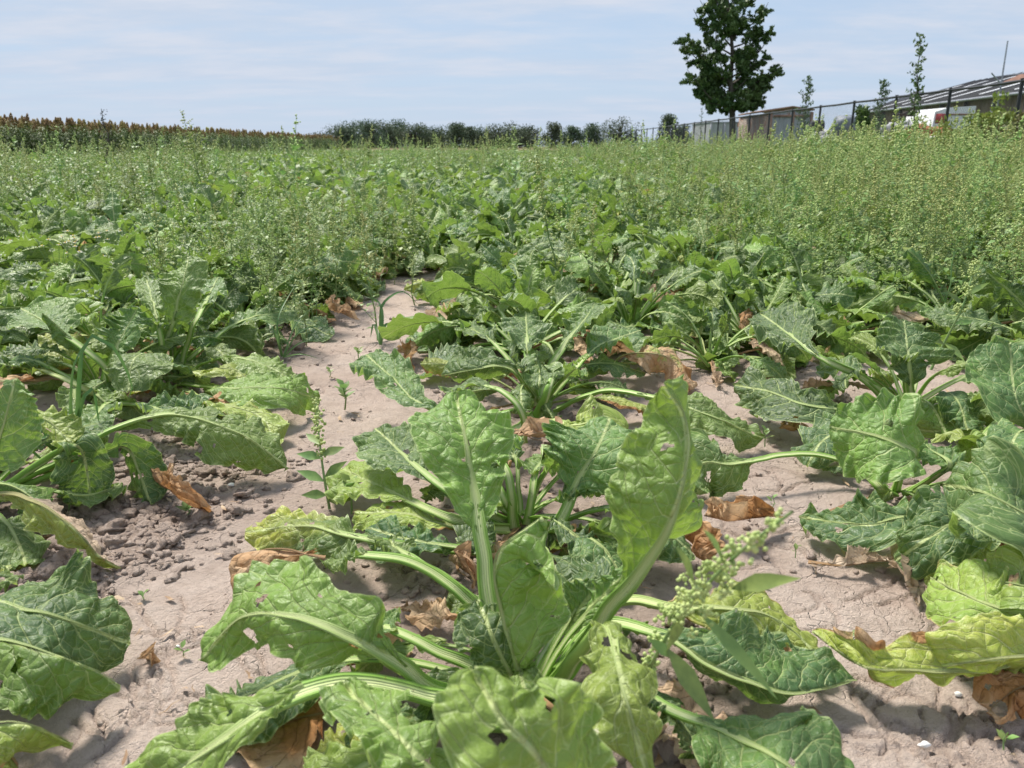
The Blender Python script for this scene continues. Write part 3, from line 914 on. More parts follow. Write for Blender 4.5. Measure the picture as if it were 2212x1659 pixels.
hero('large sugar beet in the centre foreground with two tall upright leaves', (1140, 1500, 0), [
    # A tall broad leaf leaning away
    l([(1105, 1490, .02), (1062, 1330, .085), (1040, 1180, .15), (1024, 1060, .20), (1005, 950, .25), (985, 852, .285)], .078, .46,
      fold=(12, 8), curl=(-28, -20), ruf=.008, tl=.66, pw=.0115, roll=(0, -6), az=-8, holes=3, waves=5),
    # B long folded leaf in the middle
    l([(1160, 1540, .02), (1115, 1430, .10), (1082, 1320, .15), (1068, 1240, .19), (1092, 1175, .22), (1170, 1115, .24)], .078, .12,
      fold=(-118, 4), curl=(-25, -22), ruf=.007, tl=.72, pw=.007, roll=(12, -10), az=-4, holes=12, waves=4, ty=.06),
    # C tall leaf standing at the right, close to the lens
    l([(1190, 1500, .02), (1250, 1410, .085), (1312, 1325, .145), (1395, 1215, .215), (1456, 1105, .275), (1482, 990, .32), (1476, 900, .352), (1436, 834, .382)], .092, .40,
      fold=(2, -72), curl=(-14, -30), ruf=.008, tl=.80, pw=.0105, roll=(8, -8), az=20, waves=4),
    # D leaf bending forward, lower right
    l([(1180, 1510, .02), (1245, 1425, .11), (1302, 1352, .165), (1326, 1400, .18), (1345, 1500, .175), (1372, 1590, .15), (1405, 1680, .12)], .040, .44,
      fold=(4, -8), curl=(-30, -30), ruf=.010, tl=.84, ty=.12, pw=.0095, az=172, roll=(0, 10), waves=5),
    # F big leaf folded along its rib, left
    l([(1110, 1510, .02), (945, 1492, .07), (855, 1430, .12), (745, 1372, .155), (625, 1331, .165), (520, 1335, .145), (432, 1425, .085)], .062, .34,
      fold=(-42, 6), curl=(-14, -6), ruf=.008, tl=.66, pw=.0115, roll=(20, 40), holes=8, waves=5, nv=8),
    # G long arched stalk sweeping to the bottom left
    l([(1100, 1525, .02), (945, 1510, .075), (810, 1480, .125), (690, 1485, .15), (570, 1540, .15), (460, 1612, .13), (350, 1690, .10), (280, 1770, .06)], .046, .58,
      fold=(20, 16), curl=(-30, -20), ruf=.004, tl=.74, pw=.0125, roll=(10, 25), holes=4),
    # H dark leaf lying behind G
    l([(1090, 1490, .02), (930, 1440, .05), (800, 1425, .055), (680, 1440, .05), (540, 1500, .045), (402, 1565, .03)], .050, .42,
      fold=(10, -20), curl=(-50, -40), ruf=.011, tl=.16, pw=.007, roll=(0, 15)),
    # I two stalks running up-left
    l([(1100, 1400, .02), (1010, 1300, .075), (900, 1222, .115), (790, 1200, .125), (715, 1215, .10)], .030, .78,
      fold=(30, 30), curl=(-50, -40), ruf=.008, tl=.45, pw=.0095),
    l([(1100, 1390, .02), (1035, 1315, .06), (950, 1245, .085), (880, 1200, .09), (840, 1170, .08)], .028, .70,
      fold=(40, 40), curl=(-40, -60), ruf=.006, tl=.4, pw=.0085),
    l([(1110, 1480, .02), (965, 1415, .07), (850, 1362, .085), (770, 1340, .06)], .035, .62, fold=(10, 10), tl=.3, pw=.0085),
    # L dark crinkled leaf
    l([(1140, 1520, .02), (1100, 1450, .085), (1062, 1370, .125), (1030, 1300, .14)], .043, .22,
      fold=(4, 22), curl=(-30, -40), ruf=.009, tl=.05, pw=.005, roll=(-10, -10), az=-10, holes=4),
    # M dark glossy leaf to the right, folded along its rib
    l([(1180, 1490, .02), (1290, 1352, .08), (1430, 1372, .092), (1520, 1428, .08), (1615, 1470, .065), (1720, 1500, .045), (1850, 1470, .03)], .105, .32,
      fold=(12, -120), curl=(-14, -20), ruf=.005, tl=.10, pw=.010, roll=(-8, -24), nv=9, holes=2),
    # N yellowing leaf behind M
    l([(1180, 1480, .02), (1325, 1308, .08), (1465, 1312, .09), (1590, 1318, .08), (1690, 1345, .055), (1790, 1440, .02)], .055, .40,
      fold=(10, -10), curl=(-30, -50), ruf=.009, tl=.8, ty=.45, pw=.0105, be=.25),
    # J, K leaves at the lower left
    l([(1080, 1720, .08), (980, 1690, .14), (890, 1625, .17), (810, 1545, .17), (748, 1488, .15)], .040, .2,
      fold=(20, 8), curl=(-30, -30), ruf=.010, tl=.62, pw=.005, holes=5, waves=6),
    l([(1090, 1565, .02), (930, 1585, .06), (800, 1650, .085), (680, 1720, .085), (540, 1820, .05)], .062, .30,
      fold=(12, 10), curl=(-30, -30), ruf=.009, tl=.76, pw=.010, holes=5),
    l([(1100, 1545, .02), (960, 1530, .05), (860, 1560, .06), (760, 1560, .05)], .035, .40, fold=(20, 30), tl=.2, pw=.006, ruf=.010),
    # bottom right dark leaf with pale stalk
    l([(1200, 1520, .02), (1330, 1490, .06), (1470, 1545, .075), (1590, 1595, .09), (1700, 1650, .10), (1860, 1760, .06)], .082, .46,
      fold=(8, 10), curl=(-24, -24), ruf=.008, tl=.28, pw=.009, roll=(0, -12)),
    l([(1180, 1530, .02), (1300, 1480, .05), (1400, 1500, .07), (1470, 1560, .06), (1510, 1650, .03)], .036, .45, fold=(-20, 30), tl=.16, ruf=.009, pw=.006),
    # yellow spent leaf under the rosette
    l([(1080, 1560, .02), (900, 1590, .03), (760, 1610, .03), (660, 1640, .02)], .035, .5, fold=(10, -5), ty=.75, tl=.8, pw=.006),
], fill=17, seed=1, fsize=.62)

hero('sugar beet below the frame whose broad pale leaf fills the bottom centre', (1380, 1980, 0), [
    l([(1380, 1960, .04), (1310, 1860, .12), (1235, 1750, .18), (1165, 1640, .235), (1085, 1555, .26), (1030, 1465, .27)], .054, .34,
      fold=(8, 10), curl=(-16, -18), ruf=.007, tl=.86, pw=.008, roll=(-6, 0), az=-28, waves=6, holes=6),
], seed=2)

hero('second sugar beet from the front in the centre row, with a broad grey-green leaf', (1125, 1135, 0), [
    l([(1150, 1150, .02), (1205, 1130, .055), (1250, 1036, .12), (1290, 968, .165), (1318, 905, .19)], .090, .36,
      fold=(10, 10), curl=(-26, -26), ruf=.010, tl=.34, pw=.0115, az=20, holes=2),
    l([(1100, 1130, .02), (1000, 1080, .09), (900, 1010, .12), (812, 925, .12)], .072, .40, fold=(14, 6), curl=(-40, -30), ruf=.009, tl=.22, pw=.009, roll=(0, 15)),
    l([(1090, 1140, .02), (960, 1115, .075), (840, 1060, .08), (735, 1010, .04)], .070, .38, fold=(-6, 10), curl=(-20, -40), ruf=.009, tl=.70, ty=.28, pw=.009, roll=(10, 20)),
    l([(1100, 1145, .02), (970, 1135, .06), (870, 1110, .07), (765, 1105, .05)], .052, .34, fold=(0, 16), curl=(-20, -50), ruf=.008, tl=.8, ty=.40, tb=.0, be=.25, pw=.008, roll=(5, 15)),
    l([(1070, 1190, .02), (920, 1185, .055), (770, 1160, .075), (650, 1135, .06), (532, 1150, .025)], .060, .40, fold=(-20, 12), curl=(-30, -30), ruf=.010, tl=.35, yt=.9, pw=.009, holes=6, roll=(5, 20)),
    l([(1085, 1190, .02), (1000, 1185, .05), (900, 1168, .065), (790, 1140, .06)], .052, .34, fold=(8, 8), curl=(-30, -30), ruf=.007, tl=.08, pw=.007, roll=(0, 18)),
    l([(1120, 1130, .02), (1090, 1080, .07), (1070, 1040, .09), (1050, 1000, .08)], .030, .5, tl=.3, pw=.007),
    l([(1140, 1135, .02), (1150, 1060, .08), (1160, 1010, .10), (1190, 985, .09)], .040, .45, tl=.5, pw=.007),
    l([(1110, 1140, .02), (1100, 1040, .10), (1080, 990, .12), (1100, 960, .11)], .034, .55, tl=.45, fold=(40, 40), pw=.008),
    l([(1150, 1150, .02), (1230, 1150, .05), (1300, 1180, .06), (1350, 1260, .03)], .060, .3, tl=.22, fold=(-10, 14), ruf=.010, pw=.008),
    l([(1140, 1160, .02), (1180, 1190, .06), (1200, 1240, .05), (1190, 1320, .03)], .055, .3, tl=.16, fold=(-10, 10), ruf=.010, pw=.007),
    l([(1170, 1140, .02), (1300, 1100, .08), (1400, 1120, .09), (1500, 1200, .04)], .060, .4, tl=.3, fold=(-10, 10), ruf=.010, pw=.009),
], fill=20, seed=3, fsize=.68)

hero('third sugar beet from the front in the centre row, leaves fanned on pale stalks', (1165, 885, 0), [
    l([(1130, 885, .02), (1000, 900, .07), (905, 870, .10), (845, 815, .125), (790, 765, .14)], .066, .42, fold=(28, 18), curl=(-20, -20), ruf=.008, tl=.26, pw=.010, roll=(0, 20)),
    l([(1150, 875, .02), (1122, 815, .10), (1085, 790, .125), (1020, 798, .125), (952, 812, .10)], .085, .34, fold=(-100, 10), curl=(-10, -20), ruf=.006, tl=.22, pw=.009, roll=(20, 40)),
    l([(1160, 875, .02), (1147, 815, .09), (1139, 760, .14), (1136, 672, .19)], .066, .34, fold=(14, 14), curl=(-40, -40), ruf=.012, tl=.26, pw=.010, az=0),
    l([(1170, 875, .02), (1188, 795, .085), (1238, 722, .155), (1288, 658, .205)], .066, .42, fold=(0, 50), curl=(-20, -30), ruf=.009, tl=.30, pw=.012, az=15),
    l([(1175, 875, .02), (1235, 805, .09), (1295, 748, .12), (1385, 712, .12)], .062, .36, fold=(18, 8), curl=(-30, -20), ruf=.012, tl=.30, pw=.011, roll=(0, -20)),
    l([(1180, 870, .02), (1240, 800, .07), (1315, 785, .075), (1395, 805, .045)], .056, .32, fold=(8, 4), curl=(-30, -20), ruf=.010, tl=.14, pw=.008, roll=(0, -25)),
    l([(1200, 885, .02), (1300, 846, .08), (1420, 860, .095), (1535, 898, .075), (1650, 948, .02)], .064, .42, fold=(8, -16), curl=(-20, -20), ruf=.009, tl=.42, pw=.011, roll=(0, -25), nv=8),
    l([(1130, 960, .02), (1128, 900, .09), (1090, 850, .13), (1035, 832, .13), (965, 838, .10)], .040, .5, fold=(20, 20), tl=.24, pw=.009),
    l([(1160, 900, .02), (1185, 840, .09), (1195, 800, .115), (1170, 790, .12), (1165, 830, .10)], .045, .3, tl=.36, pw=.011, az=185),
    l([(1150, 900, .02), (1090, 930, .07), (990, 905, .09), (900, 930, .04)], .056, .38, fold=(10, -10), tl=.24, pw=.009, roll=(0, 20)),
    l([(1180, 900, .02), (1250, 920, .07), (1310, 900, .07), (1340, 960, .03)], .050, .4, fold=(10, -10), ty=.35, tl=.8, pw=.010),
    l([(1190, 900, .02), (1240, 930, .05), (1180, 1000, .03)], .03, .5, tb=1.0, crump=.02, pw=.006, lab='withered brown leaf'),
    l([(1150, 860, .02), (1100, 780, .08), (1060, 735, .11), (1000, 700, .09)], .050, .4, tl=.3, pw=.008),
], fill=16, seed=4, fsize=.75)

hero('sugar beet on the right with one broad leaf held up on a thick stalk', (1930, 1072, 0), [
    l([(1932, 1065, .015), (1950, 1015, .07), (1975, 985, .105), (1962, 968, .125), (1905, 945, .14), (1790, 922, .135)], .108, .30, fold=(2, 4), curl=(-18, -14), ruf=.009, tl=.56, pw=.012, roll=(44, 52), az=-86, waves=5, nv=5),
    l([(1915, 1060, .015), (1812, 992, .05), (1700, 984, .06), (1580, 1002, .062), (1520, 1000, .065), (1462, 1040, .035)], .082, .62, fold=(-30, 14), curl=(-20, -20), ruf=.009, tl=.34, pw=.0085, roll=(10, 30), holes=5),
    l([(1925, 1075, .015), (1900, 1050, .04), (1870, 1020, .05), (1850, 990, .045)], .02, .75, tl=.5, pw=.010),
    l([(1960, 1065, .015), (2020, 1030, .06), (2050, 1000, .09), (1990, 960, .10)], .045, .45, tl=.3, fold=(10, 10), pw=.010),
    l([(1950, 1070, .015), (2060, 1040, .05), (2110, 1060, .05), (2140, 1100, .03)], .055, .3, tl=.25, fold=(10, 10), pw=.008),
    l([(1960, 1080, .015), (2040, 1085, .02), (2100, 1110, .015), (2140, 1140, .012)], .012, .9, tb=1.0, pw=.006, lab='dry brown leaf stalk'),
    l([(1900, 1070, .012), (1850, 1085, .02), (1780, 1110, .015), (1740, 1130, .012)], .012, .9, tb=1.0, pw=.004, lab='dry brown leaf stalk'),
], fill=5, seed=5, fsize=.5)

hero('sugar beet with an upright crinkled dark leaf, behind the broad-leaved one', (1960, 890, 0), [
    l([(1970, 895, .02), (1969, 850, .08), (1962, 775, .16), (1952, 688, .225)], .088, .30, fold=(14, 14), curl=(-30, -30), ruf=.013, tl=.14, pw=.010, az=-4),
    l([(1940, 890, .02), (1862, 815, .10), (1772, 772, .145), (1705, 722, .17), (1645, 678, .17)], .092, .40, fold=(12, 22), curl=(-20, -30), ruf=.012, tl=.10, pw=.010, roll=(0, 30)),
    l([(1940, 895, .02), (1840, 885, .06), (1740, 875, .085), (1660, 845, .085), (1585, 832, .06)], .075, .30, fold=(-8, 8), curl=(-30, -25), ruf=.012, tl=.04, pw=.009, roll=(5, 25)),
    l([(1950, 885, .02), (1895, 835, .08), (1850, 805, .10), (1775, 775, .09)], .055, .34, fold=(8, 8), tl=.28, pw=.009, roll=(0, 25)),
    l([(1940, 900, .02), (1860, 915, .06), (1780, 950, .06), (1745, 1010, .02)], .062, .3, fold=(8, 8), tl=.10, ruf=.012, pw=.008),
    l([(1980, 890, .02), (2040, 850, .08), (2070, 870, .08), (2090, 930, .04)], .055, .3, fold=(8, 8), tl=.16, ruf=.012, pw=.008),
], fill=14, seed=6, fsize=.8)

hero('sugar beet at the right edge whose crinkled leaves hang over bare soil from thick stalks', (2330, 1000, 0), [
    l([(2330, 1000, .02), (2240, 925, .10), (2196, 865, .155), (2180, 742, .235)], .090, .36, fold=(10, 10), curl=(-30, -20), ruf=.010, tl=.26, pw=.011, az=-10),
    l([(2320, 1000, .02), (2200, 900, .10), (2110, 960, .10), (2060, 1000, .07)], .03, .7, fold=(30, 10), ty=.2, tl=.7, pw=.011),
    l([(2330, 1010, .02), (2240, 960, .09), (2150, 975, .11), (2060, 935, .11), (2010, 950, .09)], .030, .4, fold=(30, -10), tl=.8, ty=.3, pw=.008),
    l([(2330, 1020, .02), (2280, 980, .10), (2210, 930, .14), (2170, 990, .12)], .06, .35, tl=.2, ruf=.012, pw=.009),
], fill=12, seed=7, fsize=.85)

hero('sugar beet at the lower right edge with yellowing leaves twisted over the bare soil', (2440, 1280, 0), [
    l([(2440, 1200, .02), (2300, 1150, .13), (2210, 1108, .175), (2120, 1062, .185), (2045, 1048, .155)], .088, .34, fold=(8, 4), curl=(-22, -30), ruf=.008, tl=.28, pw=.009, roll=(15, 25)),
    l([(2420, 1200, .02), (2200, 1085, .06), (2080, 1118, .095), (2010, 1160, .09), (1932, 1212, .045)], .062, .42, fold=(12, 10), curl=(-20, -20), ruf=.009, tl=.12, pw=.007, roll=(20, 20), holes=3),
    l([(2420, 1190, .02), (2160, 1105, .045), (1965, 1114, .055), (1870, 1134, .05), (1725, 1118, .028)], .052, .50, fold=(10, 20), curl=(-20, -40), ruf=.012, tl=.12, pw=.007, roll=(10, 20), holes=4),
    l([(2400, 1200, .02), (2240, 1135, .05), (2130, 1160, .05), (2065, 1215, .04), (2008, 1268, .02)], .035, .35, fold=(10, 30), tl=.85, ty=.35, pw=.006),
    l([(2440, 1330, .03), (2300, 1330, .09), (2170, 1318, .10), (2080, 1285, .09), (2008, 1245, .06)], .060, .32, fold=(-6, 8), curl=(-20, -20), ruf=.009, tl=.92, ty=.30, be=.2, pw=.008, holes=4, roll=(10, 20)),
    l([(2440, 1310, .03), (2320, 1290, .10), (2240, 1275, .12), (2180, 1262, .12), (2120, 1245, .10)], .05, .3, fold=(8, 8), curl=(-20, -20), ruf=.009, tl=.8, ty=.15, pw=.008),
    l([(2440, 1330, .02), (2200, 1430, .05), (2060, 1448, .05), (1960, 1448, .05), (1860, 1440, .048), (1752, 1366, .03)], .060, .34, fold=(-100, 14), curl=(-20, -26), ruf=.008, ty=.72, tl=.95, be=.28, pw=.006, roll=(25, 36), holes=5),
    l([(2460, 1450, .02), (2330, 1420, .06), (2210, 1420, .075), (2080, 1432, .065), (1975, 1446, .03)], .056, .15, fold=(-60, 20), curl=(-40, -50), ruf=.006, ty=.78, tl=.95, pw=.007, roll=(30, 40)),
    l([(2460, 1460, .02), (2300, 1470, .03), (2190, 1500, .03), (2130, 1540, .015)], .04, .3, tb=1., crump=.02, pw=.006, lab='withered brown leaf'),
], fill=3, seed=8, fsize=.6)

hero('sugar beet in the left row with one very tall upright leaf', (372, 808, 0), [
    l([(372, 808, .02), (352, 775, .075), (372, 700, .17), (393, 620, .265), (408, 552, .335)], .085, .36, fold=(4, 8), curl=(-20, -26), ruf=.010, tl=.52, pw=.0115, az=6, roll=(0, 8)),
    l([(350, 810, .02), (348, 740, .13), (332, 660, .21), (316, 602, .245)], .062, .42, fold=(10, 10), curl=(-20, -26), ruf=.009, tl=.50, pw=.009, az=-10),
    l([(390, 810, .02), (405, 740, .11), (430, 680, .18), (470, 600, .22)], .060, .42, fold=(10, 10), curl=(-20, -26), ruf=.009, tl=.40, pw=.009, az=16),
    l([(380, 815, .02), (480, 774, .085), (565, 786, .095), (660, 836, .045)], .060, .36, fold=(10, 0), curl=(-30, -30), ruf=.009, tl=.70, pw=.008, roll=(0, -30)),
    l([(385, 830, .02), (490, 838, .07), (600, 838, .085), (690, 862, .03)], .078, .34, fold=(6, 0), curl=(-20, -30), ruf=.010, tl=.72, pw=.008, roll=(0, -25)),
    l([(375, 805, .02), (445, 745, .10), (525, 692, .125), (640, 668, .105)], .070, .38, fold=(8, 8), curl=(-20, -30), ruf=.011, tl=.34, pw=.008, roll=(0, -30)),
    l([(365, 815, .02), (330, 770, .12), (290, 775, .14), (275, 850, .08)], .085, .26, fold=(4, 4), curl=(-20, -20), ruf=.008, tl=.42, pw=.008, az=185),
    l([(390, 840, .02), (470, 870, .06), (560, 900, .05), (600, 960, .015)], .050, .4, fold=(6, 4), tl=.8, ty=.45, be=.2, pw=.007),
    l([(380, 820, .02), (450, 800, .09), (510, 800, .09), (545, 838, .06)], .040, .4, fold=(6, 4), tl=.9, ty=.5, pw=.006),
    l([(385, 845, .02), (440, 862, .05), (500, 870, .05), (550, 920, .01)], .045, .3, tb=.95, ty=.3, crump=.012, tl=.5, pw=.006, lab='reddish brown withered leaf'),
], fill=20, seed=9, fsize=.9)

hero('sugar beet left of the tall-leaved one with a broad leaf reaching to the left', (225, 850, 0), [
    l([(228, 850, .02), (230, 810, .07), (258, 740, .15), (296, 668, .22)], .072, .42, fold=(10, 30), curl=(-30, -30), ruf=.014, tl=.32, pw=.012, az=10),
    l([(240, 845, .02), (225, 790, .10), (135, 722, .17), (45, 664, .195)], .084, .38, fold=(10, 6), curl=(-20, -20), ruf=.010, tl=.42, pw=.010, roll=(0, 25)),
    l([(210, 855, .02), (120, 800, .09), (40, 775, .10), (-20, 830, .05)], .060, .36, fold=(0, 10), tl=.22, ruf=.012, pw=.008),
    l([(230, 860, .02), (160, 830, .07), (90, 800, .09), (20, 790, .07)], .050, .4, ty=.5, tl=.9, pw=.008, roll=(0, 20)),
    l([(240, 870, .02), (220, 880, .06), (190, 930, .06), (180, 980, .02)], .06, .3, tl=.3, ruf=.014, pw=.008),
    l([(250, 870, .02), (330, 880, .07), (400, 900, .07), (470, 870, .05)], .06, .35, tl=.10, ruf=.010, pw=.008, roll=(0, -20)),
], fill=20, seed=10, fsize=.9)

hero('sugar beet at the left edge with a very long perforated leaf arching right', (-70, 1110, 0), [
    l([(-70, 1105, .02), (10, 1055, .05), (134, 994, .085), (240, 930, .12), (372, 896, .135), (520, 938, .10), (625, 1012, .03)], .072, .40, fold=(6, -34), curl=(-30, -44), ruf=.011, tl=.52, pw=.0115, roll=(0, -20), holes=14, nv=9),
    l([(-70, 1100, .02), (-25, 1000, .12), (4, 930, .18), (32, 822, .255)], .080, .40, fold=(10, 10), curl=(-20, -20), ruf=.008, tl=.46, pw=.009, az=8, roll=(0, 0)),
    l([(-60, 1095, .02), (30, 970, .10), (88, 905, .14), (160, 962, .10)], .046, .48, fold=(20, 0), tl=.85, ty=.42, pw=.006, holes=6, roll=(0, -30)),
    l([(-50, 1095, .02), (90, 1000, .09), (165, 962, .125), (188, 1020, .075), (196, 1098, .012)], .050, .48, fold=(4, 4), tl=.14, ruf=.006, pw=.008, az=170),
    l([(-40, 1090, .02), (180, 1000, .08), (265, 965, .10), (300, 1020, .05), (325, 1090, .01)], .046, .52, fold=(4, -40), tl=.10, ruf=.008, pw=.008, az=160),
    l([(-60, 1110, .02), (60, 1060, .05), (180, 1070, .05), (260, 1050, .03)], .036, .55, fold=(4, 4), tl=.5, pw=.007),
    l([(-60, 1100, .02), (40, 1000, .08), (120, 940, .11), (230, 910, .11)], .06, .45, fold=(4, 4), tl=.06, ruf=.012, pw=.008),
    l([(-110, 1100, .03), (0, 1068, .09), (85, 1088, .10), (165, 1146, .075), (215, 1200, .04), (262, 1226, .015)], .045, .30, fold=(-46, -52), curl=(-20, -10), ruf=.005, tl=.85, ty=.35, bs=(.95, 0), pale=.75, pw=.008,
      roll=(0, -30), lab='leaf with one half dried pale and the other still yellow-green'),
    l([(-60, 1115, .015), (20, 1170, .012), (80, 1160, .012), (115, 1158, .012)], .010, .9, tb=1., pw=.004, lab='dry brown leaf stalk'),
], fill=20, seed=11, fsize=.8)

hero('sugar beet in the bottom left corner, glossy dark leaf above a pale holed leaf', (-150, 1450, 0), [
    l([(-160, 1440, .02), (-40, 1305, .09), (60, 1318, .10), (160, 1345, .08), (285, 1392, .03)], .088, .20, fold=(6, 2), curl=(-14, -14), ruf=.006, tl=.10, ty=.0, pw=.008, roll=(0, -22), nv=8, holes=3),
    l([(-160, 1450, .02), (-30, 1385, .09), (90, 1405, .105), (190, 1440, .08), (260, 1480, .045)], .085, .16, fold=(-110, -24), curl=(-10, -24), ruf=.007, tl=.60, pw=.006, roll=(0, -14), holes=14, nv=7, waves=5),
    l([(-160, 1450, .02), (-60, 1400, .06), (40, 1385, .07), (185, 1400, .035)], .05, .25, fold=(0, 20), ruf=.012, tl=.06, pw=.006),
    l([(-180, 1480, .02), (-60, 1560, .08), (30, 1562, .085), (90, 1574, .07), (158, 1606, .03)], .070, .16, fold=(-100, -16), curl=(-10, -30), ruf=.006, tl=.9, ty=.38, be=.3, pw=.006, roll=(0, -14), holes=6),
    l([(-160, 1400, .02), (-80, 1280, .08), (-20, 1250, .09), (40, 1265, .08)], .04, .3, tl=.3, pw=.007),
], fill=3, seed=12, fsize=.6)

hero('sugar beet standing between the centre row and the dark crinkled one on the right', (1530, 790, 0), [
    l([(1530, 790, .02), (1500, 760, .06), (1440, 745, .08), (1385, 765, .05)], .05, .4, tl=.35, ruf=.010, pw=.008),
    l([(1530, 790, .02), (1590, 770, .06), (1660, 790, .07), (1700, 830, .03)], .05, .4, tl=.30, ruf=.010, pw=.008),
], fill=20, seed=14, fsize=.85)
hero('sugar beet behind bare soil right of the centre row, leaves lying flat', (1790, 745, 0), [
    l([(1790, 745, .02), (1850, 720, .07), (1920, 720, .08), (1985, 750, .04)], .05, .4, tl=.35, ruf=.010, pw=.008),
], fill=20, seed=15, fsize=.85)

# ------------------------------------------------------------------ withered leaves lying on the soil
def withered(label, pts, wdt, **kw):
    P = [W(*p) for p in pts]
    c = np.array([P[0][0], P[0][1], 0.0])
    kw.setdefault('tb', 1.0); kw.setdefault('crump', .022); kw.setdefault('pw', .0035); kw.setdefault('nt', 56); kw.setdefault('nq', 9)
    kw.setdefault('fold', (50, 40)); kw.setdefault('curl', (60, 50)); kw.setdefault('ruf', .010)
    kw.setdefault('seed', int(pts[0][0]))
    gb, gs = leaf_geo(P, wdt, **kw)
    r = thing('withered_leaf', label, 'withered leaf', loc=tuple(c), group='withered leaves lying on the soil')
    shift(gb, c); shift(gs, c)
    obj('blade', gb.mesh('blade', [M_LEAF]), r); obj('stalk', gs.mesh('stalk', [M_STALK]), r)
    return r


withered('crumpled orange-brown withered leaf with a thin stalk on clods at the left', [(322, 978, .06), (345, 1035, .035), (375, 1065, .03), (415, 1095, .025), (462, 1105, .012)], .042, tp=.25)
withered('rolled tan withered leaf with a green lower edge left of the big front plant', [(700, 1205, .06), (625, 1190, .07), (550, 1190, .075), (498, 1212, .06), (510, 1300, .015)], .058, tp=.1, tb=.85, ty=.6, fold=(-10, -60), curl=(-60, -60), crump=.012)
withered('twisted orange withered leaf on bare soil right of the tall front leaf', [(1690, 1112, .02), (1640, 1118, .025), (1580, 1125, .03), (1520, 1115, .02)], .036, tp=.05, crump=.018)
withered('pale papery withered leaf stretched flat on the cracked soil at the right', [(1745, 1218, .006), (1810, 1222, .012), (1880, 1215, .012), (1960, 1212, .012)], .022, tp=.05, pale=1.0, crump=.012)
withered('pale crumpled withered leaf hanging beside the flat papery one', [(1950, 1215, .015), (1965, 1240, .012), (1960, 1265, .012), (1985, 1295, .008)], .030, tp=.05, pale=.9)
withered('dark rust withered leaf tucked behind the base of the tall right leaf', [(1455, 1150, .025), (1490, 1170, .03), (1510, 1195, .02), (1530, 1222, .01)], .035, tp=.05)
withered('withered brown leaf on the left furrow far beyond the seedling', [(700, 662, .02), (725, 672, .03), (745, 680, .025), (765, 690, .01)], .045, tp=.05, pale=.4)
withered('small dark withered leaf in the furrow below a yellow leaf', [(868, 742, .02), (878, 760, .02), (882, 775, .015), (895, 795, .01)], .03, tp=.05)
withered('small orange withered leaf on soil beside a seedling at the right', [(1692, 915, .015), (1702, 925, .02), (1715, 930, .015), (1728, 926, .01)], .022, tp=.05)
withered('tan withered leaf caught between two stalks behind the tallest front leaf', [(1115, 925, .07), (1140, 940, .08), (1170, 945, .08), (1205, 930, .07)], .032, tp=.05, pale=.3)
withered('half yellow half brown withered leaf arching to the right of the centre row', [(1300, 800, .04), (1345, 768, .09), (1400, 762, .10), (1455, 780, .07), (1492, 842, .015)], .050, tp=.15, tb=.25, bt=1., be=.7, ty=.8, tl=.9, crump=.008, fold=(0, -40), curl=(-30, -40), roll=(0, -20))
withered('small orange withered leaf under the leaf at the right edge', [(2140, 1178, .02), (2155, 1190, .03), (2168, 1205, .02), (2190, 1212, .01)], .026, tp=.05)
withered('dry brown leaf curled on the dark soil behind the two left stalks', [(985, 1222, .01), (1005, 1235, .03), (1022, 1248, .02), (1040, 1262, .01)], .026, tp=.05, pale=.3)
withered('tan rolled withered leaf lying across the plants right of the centre row', [(1368, 645, .08), (1400, 650, .09), (1430, 655, .09), (1475, 662, .07)], .035, tp=.05, pale=.6, crump=.008)
withered('flat brown withered leaf rotting under the long arched stalk', [(730, 1535, .006), (660, 1550, .01), (590, 1575, .01), (510, 1590, .006)], .050, tp=.05, fold=(4, 4), curl=(4, 4), crump=.010)
withered('pale brown withered leaf under the stalks at the bottom right of the big plant', [(1400, 1480, .01), (1450, 1530, .02), (1490, 1590, .02), (1530, 1680, .01)], .040, tp=.05, pale=.5, crump=.014, fold=(15, 15), curl=(10, 10))
withered('small curled brown leaf scrap alone on the bare soil at the lower left', [(322, 1420, .005), (328, 1424, .010), (334, 1428, .010), (340, 1432, .005)], .010, tp=.05, crump=.006, nt=20, nq=4)
withered('brown withered leaf beneath the crown of the second centre plant', [(1190, 1190, .01), (1230, 1180, .02), (1260, 1200, .02), (1300, 1215, .01)], .03, tp=.05)
withered('brown withered leaf scrap half hidden in the stones by the left edge', [(40, 1130, .01), (70, 1125, .02), (90, 1130, .015), (110, 1140, .01)], .022, tp=.05, pale=.3)
withered('brown withered leaf under the dark crinkled leaf at centre', [(880, 1400, .01), (840, 1420, .02), (800, 1430, .02), (750, 1440, .01)], .030, tp=.05)

# ------------------------------------------------------------------ beet plants in rows
ROWS = {'centre row': 0.02, 'row left of the centre': -0.90, 'row right of the centre': 0.74, 'second row to the left': -1.72, 'second row to the right': 1.50,
        'third row to the left': -2.5, 'third row to the right': 2.28, 'fourth row to the left': -3.3, 'fourth row to the right': 3.05,
        'stray line between the centre and right rows': 0.38, 'stray line beyond the right row': 1.12, 'stray line beyond the left row': -1.31}
START = {'centre row': 2.28, 'row left of the centre': 2.62, 'row right of the centre': 2.35, 'second row to the left': 1.35, 'second row to the right': 1.25,
         'third row to the left': 2.9, 'third row to the right': 2.9, 'fourth row to the left': 4.0, 'fourth row to the right': 3.9, 'stray line between the centre and right rows': 2.6, 'stray line beyond the right row': 2.7, 'stray line beyond the left row': 2.4}
ORD = ['first', 'second', 'third', 'fourth', 'fifth', 'sixth', 'seventh', 'eighth', 'ninth', 'tenth', 'eleventh', 'twelfth']
HEROC = {'centre row': 3, 'row left of the centre': 3, 'row right of the centre': 3}
LIB = []
